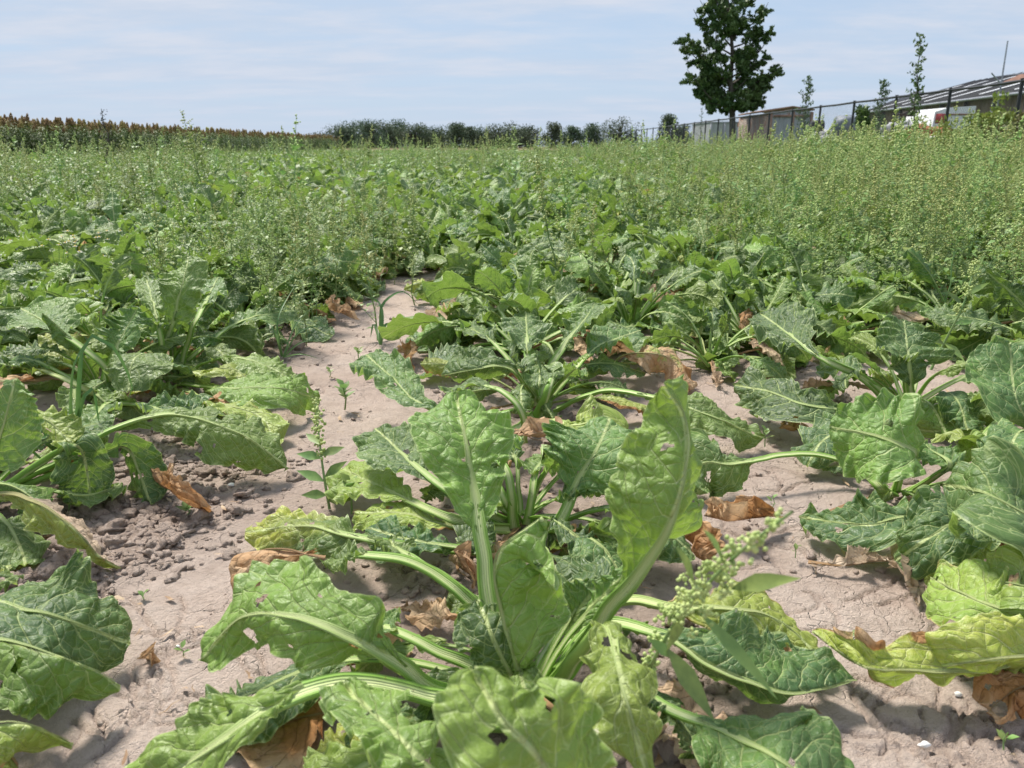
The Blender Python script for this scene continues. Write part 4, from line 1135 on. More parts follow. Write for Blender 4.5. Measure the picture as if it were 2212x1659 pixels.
for s in range(9):
    r = thing('sugar_beet', 'sugar beet', 'sugar beet')
    for P, kw in rand_leaves(50 + s * 3, 30, 1.05, .9):
        kw.update(nt=34, nq=5, stalk_k=8, stalk_n=14)
        gb, gs = leaf_geo(P, **kw)
        l_ = obj('leaf', gb.mesh('leaf', [M_LEAF]), r)
        obj('stalk', gs.mesh('stalk', [M_STALK]), l_)
    LIB.append(r)
bpy.context.view_layer.update()
rp = np.random.RandomState(77)
used = set()
near_xy = []
for rn, rx in ROWS.items():
    y = START[rn]; k = 0
    while y < 4.7 and k < 12:
        x = rx + rp.normal(0, .045)
        if abs(x) < 0.69 * y + 0.9:
            idx = (len(near_xy) * 5 + 2) % len(LIB)
            cnt = HEROC.get(rn, 0) + k
            lab = f'{ORD[min(cnt, 11)]} sugar beet from the front in the {rn}'
            sc_ = rp.uniform(.95, 1.22)
            if idx not in used:
                used.add(idx); o = LIB[idx]
                kids(o); [kids(c_) for c_ in o.children]
                o.location = (x, y, float(gh(x, y))); o.rotation_euler = (0, 0, rp.uniform(0, 6.28)); o.scale = (sc_,) * 3
                o['label'] = lab; o['group'] = 'sugar beets standing in rows'
            else:
                dup(LIB[idx], (x, y, float(gh(x, y))), rp.uniform(0, 6.28), sc_, lab, 'sugar beets standing in rows')
            near_xy.append((x, y))
            k += 1
        y += rp.uniform(.24, .34)
N_NEAR = len(near_xy)


def joined_plant(seed, nt, nq, n=27, sk=6, sn=8):
    G = Geo()
    for P, kw in rand_leaves(seed, n, 1.05, .8):
        kw.update(nt=nt, nq=nq, stalk_k=sk, stalk_n=sn)
        kw['pw'] *= 1.25
        gb, gs = leaf_geo(P, **kw)
        G.merge(gb, 0); G.merge(gs, 1)
    return G


MID = [joined_plant(300 + s * 3, 18, 3).mesh('sugar_beet', [M_LEAF, M_STALK]) for s in range(8)]
FAR = [joined_plant(400 + s * 3, 9, 2, 18, 4, 5).mesh('sugar_beet_far', [M_LEAF, M_STALK]) for s in range(6)]
cand = []
for k in range(-60, 61):
    rx = 0.02 + 0.79 * k
    y = 2.6 + rp.rand() * .4
    if rx > 9.0 or rx < -19:
        continue
    while y < 75:
        x = rx + rp.normal(0, .06)
        inv = abs(x) < 0.67 * y + 0.4
        taken = abs(k) <= 4 and y < 4.85
        if inv and not taken:
            cand.append((x, y))
        y += rp.uniform(.29, .40) * (1 if y < 14 else 1.6 if y < 28 else 2.6)
for _ in range(420):
    y = 4.1 + 30 * rp.rand() ** 1.7; x = rp.uniform(-.66, .66) * y
    if -17 < x < 8.8: cand.append((x, y))
for y in np.arange(4.0, 10, .42): cand.append((-.43 + rp.normal(0, .1), float(y)))
cand.sort(key=lambda p: p[1])
n_ind = 300 - N_NEAR - 12
first = True
for i, (x, y) in enumerate(cand[:n_ind]):
    o = obj('sugar_beet', MID[i % 8], None, (x, y, float(gh(x, y))), category='sugar beet', group='sugar beets beyond the first rows',
            label='sugar beet plant in the ' + ('nearer' if y < 7.2 else 'farther') + ' crowded rows of the field, ' + ('left of' if x < -1 else 'right of' if x > 1 else 'straight behind') + ' the centre row')
    o.rotation_euler = (0, 0, rp.uniform(0, 6.28)); s_ = rp.uniform(1.0, 1.35); o.scale = (s_,) * 3


def scatter(name, meshes, pts, rz, scl, idx, **props):
    coll = bpy.data.collections.new(name + '_kinds')
    for i, me in enumerate(meshes):
        o = bpy.data.objects.new('%s_kind_%02d' % (name, i), me); coll.objects.link(o)
    me = bpy.data.meshes.new(name)
    me.vertices.add(len(pts)); me.vertices.foreach_set('co', np.asarray(pts, np.float32).ravel())
    a = me.attributes.new('rot', 'FLOAT_VECTOR', 'POINT'); a.data.foreach_set('vector', np.asarray(rz, np.float32).ravel())
    a = me.attributes.new('scl', 'FLOAT', 'POINT'); a.data.foreach_set('value', np.asarray(scl, np.float32))
    a = me.attributes.new('idx', 'INT', 'POINT'); a.data.foreach_set('value', np.asarray(idx, np.int32))
    o = obj(name, me, **props)
    ng = bpy.data.node_groups.new(name, 'GeometryNodeTree')
    ng.interface.new_socket('Geometry', in_out='INPUT', socket_type='NodeSocketGeometry')
    ng.interface.new_socket('Geometry', in_out='OUTPUT', socket_type='NodeSocketGeometry')
    n_ = ng.nodes; L_ = ng.links
    gi = n_.new('NodeGroupInput'); go = n_.new('NodeGroupOutput')
    ci = n_.new('GeometryNodeCollectionInfo'); ci.inputs['Collection'].default_value = coll
    ci.inputs['Separate Children'].default_value = True; ci.inputs['Reset Children'].default_value = True
    ip = n_.new('GeometryNodeInstanceOnPoints'); ip.inputs['Pick Instance'].default_value = True

    def na(nm, ty_):
        q_ = n_.new('GeometryNodeInputNamedAttribute'); q_.data_type = ty_; q_.inputs['Name'].default_value = nm
        return q_.outputs['Attribute']
    L_.new(gi.outputs[0], ip.inputs['Points']); L_.new(ci.outputs[0], ip.inputs['Instance'])
    L_.new(na('idx', 'INT'), ip.inputs['Instance Index'])
    L_.new(na('rot', 'FLOAT_VECTOR'), ip.inputs['Rotation'])
    L_.new(na('scl', 'FLOAT'), ip.inputs['Scale'])
    L_.new(ip.outputs[0], go.inputs[0])
    md = o.modifiers.new('scatter', 'NODES'); md.node_group = ng
    return o


rest = cand[n_ind:]
pts = [(x, y, float(gh(x, y))) for x, y in rest]
scatter('distant_sugar_beets', FAR, pts, [(rp.normal(0, .06), rp.normal(0, .06), rp.uniform(0, 6.28)) for _ in pts],
        [rp.uniform(1.15, 1.6) * (1 if p[1] < 14 else 1.1) for p in pts], [rp.randint(0, 6) for _ in pts],
        kind='stuff', label='distant rows of sugar beet closing into a green carpet', category='sugar beets')

# ------------------------------------------------------------------ fat-hen weeds
def small_leaf(g_, base, d, L, wd, up, bend=0.3, mat=0, tooth=True, seg=3):
    """lance or diamond shaped leaf of 2 x seg faces, folded on its rib"""
    d = nrm(np.asarray(d, float)); s_ = np.cross(d, up)
    if np.linalg.norm(s_) < 1e-3:
        s_ = np.array([1.0, 0, 0])
    s_ = nrm(s_); n_ = np.cross(s_, d)
    prof = {3: [.10, 1, .62, .02], 4: [.10, .75, 1, .55, .02], 5: [.08, .62, 1, .8, .42, .02]}[seg]
    V = []
    for i in range(seg + 1):
        t = i / seg
        c = base + d * L * t - np.array([0, 0, 1]) * bend * L * t * t
        w_ = wd * prof[i]
        V += [c - s_ * w_ + n_ * w_ * .25, c, c + s_ * w_ + n_ * w_ * .25]
    F = []
    for i in range(seg):
        a = i * 3
        F += [(a, a + 1, a + 4, a + 3), (a + 1, a + 2, a + 5, a + 4)]
    g_.add(V, F, mat)


def weed(seed, H=0.8, detail=1.0, bushy=1.0, nb=7, big=1.0):
    rl = np.random.RandomState(seed)
    gs, gl, gp = Geo(), Geo(), Geo()
    lean = rl.normal(0, .06, 2)
    n = 8
    P = np.array([[lean[0] * (i / n) ** 1.5 * H + rl.normal(0, .006), lean[1] * (i / n) ** 1.5 * H + rl.normal(0, .006), H * i / n] for i in range(n + 1)])
    gs.add(*tube(P, np.linspace(.0048, .0013, n + 1) * (H / .7), 5))

    def on(t):
        return np.array([np.interp(t, np.linspace(0, 1, n + 1), P[:, k_]) for k_ in range(3)])

    def spike(p0, d, L, dens):
        m_ = max(3, int(L / .0095 * dens))
        for i in range(m_):
            t = (i + rl.rand()) / m_
            c = p0 + d * L * t + np.array([0, 0, -.15 * L * t * t]) + rl.normal(0, .0035 + .003 * (1 - t), 3)
            r_ = rl.uniform(.0042, .0086) * (1.15 - .5 * t) * big
            a = rl.uniform(0, 6.28)
            gp.add(OV * [r_, r_, r_ * .8] @ np.array([[math.cos(a), -math.sin(a), 0], [math.sin(a), math.cos(a), 0], [0, 0, 1]]) + c, OF, 0)

    for b in range(int(nb * bushy)):
        t = .12 + .66 * (b + rl.rand() * .6) / (nb * bushy)
        az = b * 2.4 + rl.normal(0, .3)
        L = H * (.42 - .32 * t) * rl.uniform(.7, 1.25)
        el = math.radians(rl.uniform(35, 62))
        d = np.array([math.sin(az) * math.cos(el), math.cos(az) * math.cos(el), math.sin(el)])
        p0 = on(t)
        Q = np.array([p0 + d * L * u + np.array([0, 0, .12 * L * u * u]) for u in np.linspace(0, 1, 4)])
        gs.add(*tube(Q, np.linspace(.0024, .0008, 4), 4))
        for j in range(int(5 * detail) + 1):
            u = .15 + .8 * j / (5 * detail + 1)
            a2 = rl.uniform(0, 6.28)
            dd = np.array([math.sin(a2), math.cos(a2), rl.uniform(-.1, .5)]) + d * .6
            small_leaf(gl, Q[0] + (Q[-1] - Q[0]) * u, dd, rl.uniform(.030, .060) * big, rl.uniform(.009, .018) * big, np.array([0, 0, 1.]), rl.uniform(.1, .5))
        for u in np.linspace(.45, 1, 3):
            a2 = rl.uniform(0, 6.28)
            dd = nrm(d + .6 * np.array([math.sin(a2), math.cos(a2), .3]))
            spike(Q[0] + (Q[-1] - Q[0]) * u, dd, L * .28, .9 * detail)
    nl = int(16 * detail * bushy)
    for i in range(nl):
        t = .10 + .72 * i / nl
        a2 = i * 2.4 + rl.normal(0, .3)
        dd = np.array([math.sin(a2), math.cos(a2), rl.uniform(-.15, .55)])
        L = rl.uniform(.045, .080) * (1.15 - .6 * t) * big
        small_leaf(gl, on(t) + dd * .008, dd, L, L * rl.uniform(.26, .40), np.array([0, 0, 1.]), rl.uniform(.1, .55))
    for i in range(int(13 * detail)):
        t = .60 + .40 * i / (13 * detail)
        a2 = i * 2.4 + rl.normal(0, .3)
        el = math.radians(rl.uniform(25, 65))
        d = np.array([math.sin(a2) * math.cos(el), math.cos(a2) * math.cos(el), math.sin(el)])
        spike(on(t), d, .085 * (1.25 - t) * H / .5, .95 * detail)
        if rl.rand() < .4:
            small_leaf(gl, on(t), d * [1, 1, .4], .03, .005, np.array([0, 0, 1.]), .3)
    spike(on(.9), np.array([0, 0, 1.]), .13 * H, 1.5 * detail)
    return gs, gl, gp


WM = [M_WSTEM, M_WLEAF, M_WSEED]


def weed_joined(seed, **kw):
    a, b, c = weed(seed, **kw)
    G = Geo(); G.merge(a, 0); G.merge(b, 1); G.merge(c, 2)
    return G.mesh('fat_hen', WM, smooth=False)


def wdens(x, y):
    """how thick the weeds stand"""
    if y < 2.3:
        return 0.0
    right = .52 / (1 + math.exp(-(x - (1.10 + max(0, 4.2 - y) * .28)) / .22)) * (1 if y > 2.5 else 0)
    left = (1.0 / (1 + math.exp((x + 2.3 + max(0, 6.0 - y) * .5) / .35)) if y > 4.2 else 0.) * .42
    tong = math.exp(-(((x + .86) / .30) ** 2 + ((y - 3.5) / .62) ** 2)) * .62
    mid = min(1, max(0, (y - 4.6) / 4.0)) * .20
    if y > 9: mid = .42
    n_ = float(vn(x * .55 + 3, y * .32, 61) + .5 * vn(x * 1.7, y * .9, 62))
    clump = min(1.6, max(0.04, .75 + 1.5 * n_))
    return max(0, max(right * (.55 + .45 * clump), tong, max(left, mid) * clump))


def wheight(x, y):
    h = .50
    if x > 1.2: h = .52 + min(.42, (x - 1.2) * .075)
    if abs(x + .85) < .5 and y < 4.6: h = .42
    if x < -1.5: h = .42 + min(.36, (-x - 1.5) * .10)
    if y > 9 and x < 3: h = .46
    if y > 6.5 and rw.rand() < .26: h = max(h, rw.uniform(.66, .90))
    return h * rw.uniform(.62, 1.12) * (1 + .22 * float(vn(x * .8, y * .6, 71)))


rw = np.random.RandomState(9)
WPART = []
for s in range(5):
    a, b, c = weed(500 + s, H=.75, detail=1.15)
    r = thing('fat_hen', 'weed', 'weed')
    obj('stem', a.mesh('stem', [M_WSTEM]), r)
    obj('foliage', b.mesh('foliage', [M_WLEAF], False), r, kind='stuff')
    obj('seed_head', c.mesh('seed_head', [M_WSEED], False), r, kind='stuff')
    kids(r); WPART.append(r)
WMID = [weed_joined(520 + s, H=.75, detail=1.0) for s in range(7)]
WFAR = [weed_joined(540 + s, H=.75, detail=.50, bushy=.8, big=1.75) for s in range(6)]
wc = []
tries = 0
for _ in range(26000):
    y = 2.3 + (rw.rand() ** 1.9) * 62
    x = rw.uniform(-.70, .70) * y
    if rw.rand() < wdens(x, y) and x < 9.2 and x > -17:
        wc.append((x, y))
# thin out to a natural spacing
grid = {}
keep = []
for x, y in wc:
    cs = .115 if (abs(x + .85) < .5 and y < 4.6) else .16 if y < 9 else .27 if y < 20 else .45
    k = (int(x / cs), int(y / cs))
    if k in grid: continue
    grid[k] = 1; keep.append((x, y))
keep.sort(key=lambda p: p[1])
lab_r = 'fat-hen weed in the tall thicket right of the beet rows'
lab_l = 'fat-hen weed in the loose growth over the left beet rows'
lab_c = 'fat-hen weed rising between beet rows in the middle'
usedw = set()
for i, (x, y) in enumerate(keep[:296]):
    lab, grp = (lab_r, 'fat-hen weeds on the right') if x > 1.1 else (lab_l, 'fat-hen weeds on the left') if x < -.5 else (lab_c, 'fat-hen weeds in the middle')
    sc_ = wheight(x, y) / .75
    z = float(gh(x, y))
    lab = lab + (', front fringe' if y < 4.2 else ', mid depth' if y < 6.5 else ', rear')
    if i < 70:
        j = i % 5
        if j not in usedw:
            usedw.add(j); o = WPART[j]; o.location = (x, y, z); o.scale = (sc_,) * 3; o.rotation_euler = (0, 0, rw.uniform(0, 6.28))
            o['label'] = lab; o['group'] = grp
        else:
            o = dup(WPART[j], (x, y, z), rw.uniform(0, 6.28), sc_, lab, grp)
    else:
        o = obj('fat_hen', WMID[i % 7], None, (x, y, z), category='weed', label=lab, group=grp)
        o.scale = (sc_,) * 3
    o.rotation_euler = (rw.normal(0, .10), rw.normal(0, .10), rw.uniform(0, 6.28))
rest = keep[296:]
pts = [(x, y, float(gh(x, y))) for x, y in rest]
idx = [rw.randint(0, 7) if p[1] < 7 else 7 + rw.randint(0, 6) for p in pts]
scatter('distant_weeds', WMID + WFAR, pts, [(rw.normal(0, .1), rw.normal(0, .1), rw.uniform(0, 6.28)) for _ in pts],
        [wheight(p[0], p[1]) / .75 * (1 if p[1] < 14 else 1.12) for p in pts], idx,
        kind='stuff', label='fat-hen weeds growing thickly over the far beet field', category='weeds')
print('weeds', len(keep), 'beets', len(cand))

# ------------------------------------------------------------------ hand placed small plants
def granules(g_, c, n, spread, r0, r1, rl):
    for _ in range(n):
        r_ = rl.uniform(r0, r1)
        g_.add(IV0 * r_ + c + rl.normal(0, spread, 3), IF0, 0)


def hero_weed(label, pts, rbase, leaves, clusters, seed, gr=.0032, cat='weed'):
    rl = np.random.RandomState(seed)
    P = catmull([W(*p) for p in pts], 24)
    c = np.array([P[0][0], P[0][1], 0.0])
    r = thing('fat_hen', label, cat, loc=tuple(c))
    g_ = Geo(); g_.add(*tube(P - c, np.linspace(rbase, rbase * .35, 24), 8))
    obj('stem', g_.mesh('stem', [M_WSTEM]), r)
    for p0, p1, wd in leaves:
        a, b = W(*p0) - c, W(*p1) - c
        L = np.linalg.norm(b - a)
        g_ = Geo(); small_leaf(g_, a, b - a, L, wd, np.array([0, -.7, .7]), .10, 0, seg=5)
        obj('leaf', g_.mesh('leaf', [M_WLEAF]), r)
    g_ = Geo()
    for t, n, spr, cnt in clusters:
        i = min(23, int(t * 23))
        for _ in range(cnt):
            d = nrm(rl.normal(0, 1, 3) + np.array([0, 0, .5])) * rl.uniform(.2, 1) * spr
            granules(g_, P[i] - c + d, n, gr * 1.5, gr * .6, gr * 1.15, rl)
    obj('seed_head', g_.mesh('seed_head', [M_WSEED], False), r, kind='stuff')
    return r


hero_weed('blurred fat-hen weed leaning over the bare soil right of the tall front leaf', [(1352, 1560, .0), (1395, 1460, .14), (1465, 1335, .24), (1555, 1235, .32), (1620, 1175, .36), (1712, 1105, .40)], .0024,
          [((1580, 1272, .30), (1732, 1232, .335), .0065), ((1565, 1222, .325), (1520, 1105, .40), .0042), ((1500, 1265, .295), (1462, 1150, .37), .0048),
           ((1510, 1322, .26), (1682, 1492, .21), .0055), ((1440, 1400, .20), (1545, 1545, .15), .0085), ((1450, 1420, .19), (1400, 1370, .22), .005), ((1480, 1330, .25), (1440, 1400, .22), .004)],
          [(.42, 6, .010, 7), (.52, 7, .012, 8), (.60, 8, .016, 11), (.68, 8, .019, 13), (.76, 8, .018, 13), (.84, 6, .012, 8), (.92, 5, .008, 6), (.98, 4, .005, 4)], 1, gr=.0021)
hero_weed('small fat-hen weed standing on the soil edge left of the centre leaves', [(712, 1100, .0), (700, 1030, .055), (690, 950, .11), (682, 860, .165)], .0026,
          [((700, 1040, .05), (640, 1010, .07), .009), ((702, 1030, .05), (750, 990, .08), .009), ((695, 990, .08), (640, 975, .09), .009), ((695, 985, .09), (745, 960, .10), .009),
           ((705, 1070, .03), (650, 1065, .04), .009), ((708, 1080, .02), (760, 1075, .03), .010), ((690, 960, .11), (660, 930, .12), .007), ((712, 1060, .03), (790, 1030, .05), .009)],
          [(.5, 5, .008, 5), (.6, 5, .009, 7), (.7, 5, .009, 7), (.8, 4, .007, 6), (.9, 4, .005, 5), (.98, 3, .003, 4)], 2, gr=.0030)
hero_weed('dark fat-hen weed with dense seed clusters standing in the centre row', [(1215, 700, .0), (1212, 600, .13), (1232, 520, .25), (1250, 455, .34)], .004,
          [((1215, 620, .10), (1160, 600, .12), .012), ((1215, 600, .12), (1270, 590, .13), .012), ((1215, 640, .08), (1270, 650, .08), .012), ((1225, 560, .18), (1180, 540, .2), .01)],
          [(.4, 6, .03, 10), (.55, 6, .035, 14), (.7, 6, .035, 14), (.82, 6, .028, 12), (.92, 5, .018, 8), (.98, 4, .008, 5)], 3, gr=.0036)
hero_weed('fat-hen weed with broad leaves leaning over the bare patch at the right', [(2010, 800, .0), (2040, 740, .08), (2080, 660, .19), (2110, 560, .31)], .004,
          [((2040, 740, .08), (2085, 775, .05), .012), ((2040, 745, .08), (2000, 720, .11), .010), ((2060, 700, .13), (2110, 690, .14), .009), ((2080, 660, .18), (2040, 620, .23), .009), ((2085, 640, .2), (2140, 600, .24), .009), ((2095, 600, .25), (2130, 540, .32), .008)],
          [(.6, 5, .02, 8), (.75, 5, .025, 10), (.88, 5, .02, 9), (.97, 4, .01, 6)], 4, gr=.0036)


def seedling(label, px, py, h, nl=5, s=1.0, seed=0):
    rl = np.random.RandomState(seed)
    c = W(px, py, 0.0)
    r = thing('seedling', label, 'seedling', loc=tuple(c), group='seedlings on the bare soil')
    g_ = Geo(); P = np.array([(0, 0, 0), (rl.normal(0, .003), rl.normal(0, .003), h * .5), (rl.normal(0, .004), 0, h)])
    g_.add(*tube(P, [.0012 * s, .001 * s, .0007 * s], 5)); obj('stem', g_.mesh('stem', [M_WSTEM]), r)
    for i in range(nl):
        a = i * 2.4 + seed
        t = .45 + .55 * i / nl
        d = np.array([math.sin(a), math.cos(a), .3 + .9 * t])
        g_ = Geo(); small_leaf(g_, np.array([0, 0, h * t]), d, .020 * s * (1.1 - .3 * t), .0052 * s, np.array([0, 0, 1.]), .15, seg=4)
        obj('leaf', g_.mesh('leaf', [M_WLEAF]), r)


seedling('largest seedling, with paired grey-green leaves on bare soil in the left furrow', 745, 885, .060, 8, 1.9, 1)
seedling('thin seedling standing on bare soil right of the dark crinkled leaf', 1652, 965, .040, 5, 1.1, 2)
seedling('tiny seedling on bare soil between the orange withered leaf and the right plant', 1665, 1105, .030, 3, .8, 3)
seedling('tiny seedling beside the cracks below the pale papery leaf', 1718, 1205, .022, 3, .7, 4)
seedling('tiny seedling on bare soil above the yellow twisted leaf', 1838, 1390, .016, 3, .8, 5)
seedling('tiny seedling on the soil at the far lower right', 2168, 1620, .022, 3, .8, 6)
seedling('small seedling just left of the largest seedling', 712, 815, .026, 4, 1.0, 7)
seedling('tiny seedling on the bare soil at the lower left beside the leaf scrap', 396, 1425, .020, 3, .7, 8)
seedling('tiny seedling on bare soil above the glossy dark corner leaf', 312, 1300, .014, 3, .7, 9)
seedling('seedling on the clods under the left row leaves', 232, 1090, .045, 6, 1.5, 10)
seedling('seedling peeping from under the crumpled orange-brown leaf', 405, 1112, .014, 5, 1.2, 11)
seedling('seedling among the leaves left of the big front plant', 760, 1110, .06, 6, 1.8, 12)
seedling('seedling on the bare furrow near a withered leaf', 775, 775, .03, 5, 1.4, 13)
seedling('seedling on bare soil behind the stalks at the right', 2070, 800, .035, 5, 1.3, 14)
seedling('seedling beside the pale leaf at the right edge of the bare patch', 1690, 905, .02, 4, 1.0, 15)


def grass(label, base, tips, wd, seed):
    c = W(*base); c[2] = 0
    r = thing('grass_tuft', label, 'grass', loc=tuple(c))
    for k_, path in enumerate(tips):
        P = catmull([W(*p) - c for p in path], 14)
        T = nrm(np.gradient(P, axis=0)); s_ = nrm(np.cross(T, np.array([.2, -.7, .7])))
        w_ = wd * np.sin(np.linspace(.35, 1, 14) * math.pi) ** .7
        n_ = np.cross(s_, T)
        V = np.stack([P - s_ * w_[:, None] + n_ * w_[:, None] * .35, P, P + s_ * w_[:, None] + n_ * w_[:, None] * .35], 1).reshape(-1, 3)
        i = np.arange(13) * 3
        F = np.concatenate([np.stack([i, i + 1, i + 4, i + 3], 1), np.stack([i + 1, i + 2, i + 5, i + 4], 1)])
        g_ = Geo(); g_.add(V, F); obj('blade', g_.mesh('blade', [M_GRASS]), r)


grass('coarse grass with bent blades growing through the left row', (160, 1010, 0), [
    [(165, 1010, .01), (155, 900, .13), (160, 790, .24), (190, 735, .28)], [(165, 1000, .02), (170, 860, .17), (185, 735, .28), (240, 745, .27), (285, 830, .18), (275, 870, .14)],
    [(165, 1010, .02), (130, 960, .08), (60, 940, .09), (0, 960, .08)], [(160, 1005, .02), (175, 880, .15), (200, 840, .18), (215, 920, .10)], [(150, 1010, .02), (152, 1060, .04), (148, 1110, .005)],
    [(140, 1000, .02), (90, 930, .1), (60, 960, .08), (110, 1010, .03)]], .0045, 1)
grass('fine grass tuft at the edge of the left furrow below the weeds', (610, 770, 0), [
    [(612, 770, .01), (640, 700, .09), (690, 650, .14)], [(612, 772, .01), (650, 740, .05), (700, 735, .05)], [(610, 770, .01), (600, 690, .12), (640, 610, .2)],
    [(612, 770, .01), (650, 715, .08), (720, 700, .08)], [(608, 770, .01), (590, 710, .1), (560, 690, .11)], [(612, 772, .01), (650, 765, .03), (690, 775, .01)]], .0022, 2)
grass('grass plant with drooping seed head left of the centre row beside bare soil', (825, 760, 0), [
    [(822, 745, .01), (822, 690, .08), (828, 655, .13), (870, 630, .15), (905, 660, .1)], [(822, 745, .01), (826, 680, .1), (815, 650, .13), (785, 640, .14)],
    [(822, 745, .01), (835, 700, .07), (868, 720, .03)], [(822, 745, .01), (808, 700, .06), (800, 730, .02)]], .0045, 3)
grass('grass blades standing in the right of the middle rows', (1530, 640, 0), [
    [(1530, 640, .01), (1520, 560, .13), (1535, 500, .22), (1550, 545, .17)], [(1530, 640, .01), (1545, 560, .13), (1575, 520, .19)], [(1530, 640, .01), (1505, 560, .13), (1500, 500, .22)],
    [(1530, 640, .01), (1495, 600, .07), (1480, 560, .13)]], .006, 4)

g_ = Geo(); rq = np.random.RandomState(12)
for k in range(520):
    y_ = .5 + 2.6 * rq.rand() ** 1.2; x_ = rq.uniform(-.75, .75) * y_ + rq.normal(0, .05)
    if k % 2: x_ = [0.02, -.88, .74][k % 3] + rq.normal(0, .16)
    L_ = rq.uniform(.006, .030); a_ = rq.uniform(0, 6.28); wd_ = rq.uniform(.0008, .004) if k % 3 else .0008
    d_ = np.array([math.cos(a_), math.sin(a_), 0]); n_ = np.array([-d_[1], d_[0], 0]); z_ = float(gh(x_, y_)) + .004
    p_ = np.array([x_, y_, z_])
    m_ = [p_ + d_ * L_ * u + n_ * rq.normal(0, .002) + [0, 0, rq.uniform(0, .004)] for u in (0, .33, .66, 1)]
    V = []
    for u, q_ in zip((.3, 1, .9, .2), m_): V += [q_ - n_ * wd_ * u, q_ + n_ * wd_ * u + [0, 0, wd_ * .5]]
    g_.add(V, [(0, 1, 3, 2), (2, 3, 5, 4), (4, 5, 7, 6)])
M_LIT = mat_plain('plant_litter', (.22, .12, .06), (.55, .42, .28), 40, .8)
obj('plant_litter', g_.mesh('plant_litter', [M_LIT], False), kind='stuff', label='small brown scraps and stalk bits scattered over the dry soil', category='litter')

# small white stones
for i, (px, py, r_) in enumerate([(2072, 1492, .0045), (2000, 1600, .005), (500, 1050, .006), (1990, 1600, .003), (880, 1480, .003), (385, 1405, .003), (1105, 985, .004)]):
    c = W(px, py, 0.0); g_ = Geo(); g_.add(lump(IV1, i + 3, .25) * [r_, r_ * .8, r_ * .6], IF1)
    if i == 0:
        M_ST = mat_plain('white_stone', (.72, .70, .66), (.85, .83, .80), 200, .8)
    o = obj('pebble', g_.mesh('pebble', [M_ST]), None, (c[0], c[1], float(gh(c[0], c[1])) + r_ * .5), category='pebble', group='small white pebbles on the soil',
            label=['oval white pebble below the twisted yellow leaf', 'white pebble on bare soil at the lower right', 'white pebble beside the clods by the orange-brown leaf', 'smaller white pebble next to the lower right one',
                   'white pebble between the stalks left of the big plant', 'white pebble among the cracks at lower left', 'white pebble beneath the second centre plant'][i])

# ------------------------------------------------------------------ tall crop with rusty seed heads, far left
def crop_plant(seed, H=1.5):
    rl = np.random.RandomState(seed); G = Geo()
    G.add(*tube([(0, 0, 0), (0, 0, H * .5), (rl.normal(0, .03), 0, H)], [.01, .008, .004], 4), mat=0)
    for i in range(34):
        z = H * (.12 + .78 * i / 34); a = i * 2.4
        small_leaf(G, np.array([0, 0, z]), np.array([math.sin(a), math.cos(a), .25]), rl.uniform(.14, .26), rl.uniform(.035, .06), np.array([0, 0, 1.]), .45, 1)
    for i in range(46):
        t = rl.rand(); z = H * (.885 + .16 * t); a = rl.uniform(0, 6.28); r_ = .055 * (1 - t) ** .7 + .008
        b = rl.uniform(.016, .028)
        G.add(OV * [b, b, b * 1.7] + [math.sin(a) * r_, math.cos(a) * r_, z], OF, 2)
    return G


M_CL = mat_plain('crop_leaf', (0.065, 0.115, 0.028), (0.15, 0.21, 0.055), 3, .6, 0, .01, .2, randv=.4)
M_CH = mat_plain('crop_seed_head', (0.20, 0.15, 0.055), (0.40, 0.26, 0.10), 9, .8, 0, .01, .1, randv=.5)
CR = [crop_plant(700 + s).mesh('crop', [M_WSTEM, M_CL, M_CH], False) for s in range(6)]
rc = np.random.RandomState(21)
pts = []
y = 23.0
while y < 84:
    for k in range(9):
        if rc.rand() < .9:
            xx = -17.6 - k * .45 + rc.normal(0, .09) - (0.5 * max(0, 26 - y))
            pts.append((xx, y + rc.normal(0, .07), 0.0))
    y += .20 if y < 45 else .34
scatter('tall_crop', CR, pts, [(rc.normal(0, .05), rc.normal(0, .05), rc.uniform(0, 6.28)) for _ in pts], [rc.uniform(.84, 1.10) for _ in pts], [rc.randint(0, 6) for _ in pts],
        kind='stuff', label='strip of tall dark green crop with rusty seed heads along the left skyline', category='crop')

# ------------------------------------------------------------------ trees
def leaf_cloud(G, c, rad, n, size, rl, mat=0, droop=.2, flat=.75):
    """n small leaf quads filling a lumpy ball"""
    u = nrm(rl.normal(0, 1, (n, 3))) * (rl.rand(n, 1) ** .45)
    p = c + u * rad * np.array([1, 1, flat])
    d1 = nrm(rl.normal(0, 1, (n, 3)) + np.array([0, 0, -droop])); d2 = nrm(np.cross(d1, rl.normal(0, 1, (n, 3))))
    s = size * rl.uniform(.6, 1.3, (n, 1))
    V = np.stack([p - d1 * s, p + d2 * s * .45, p + d1 * s, p - d2 * s * .45], 1).reshape(-1, 3)
    i = np.arange(n) * 4
    G.add(V, np.stack([i, i + 1, i + 2, i + 3], 1), mat)


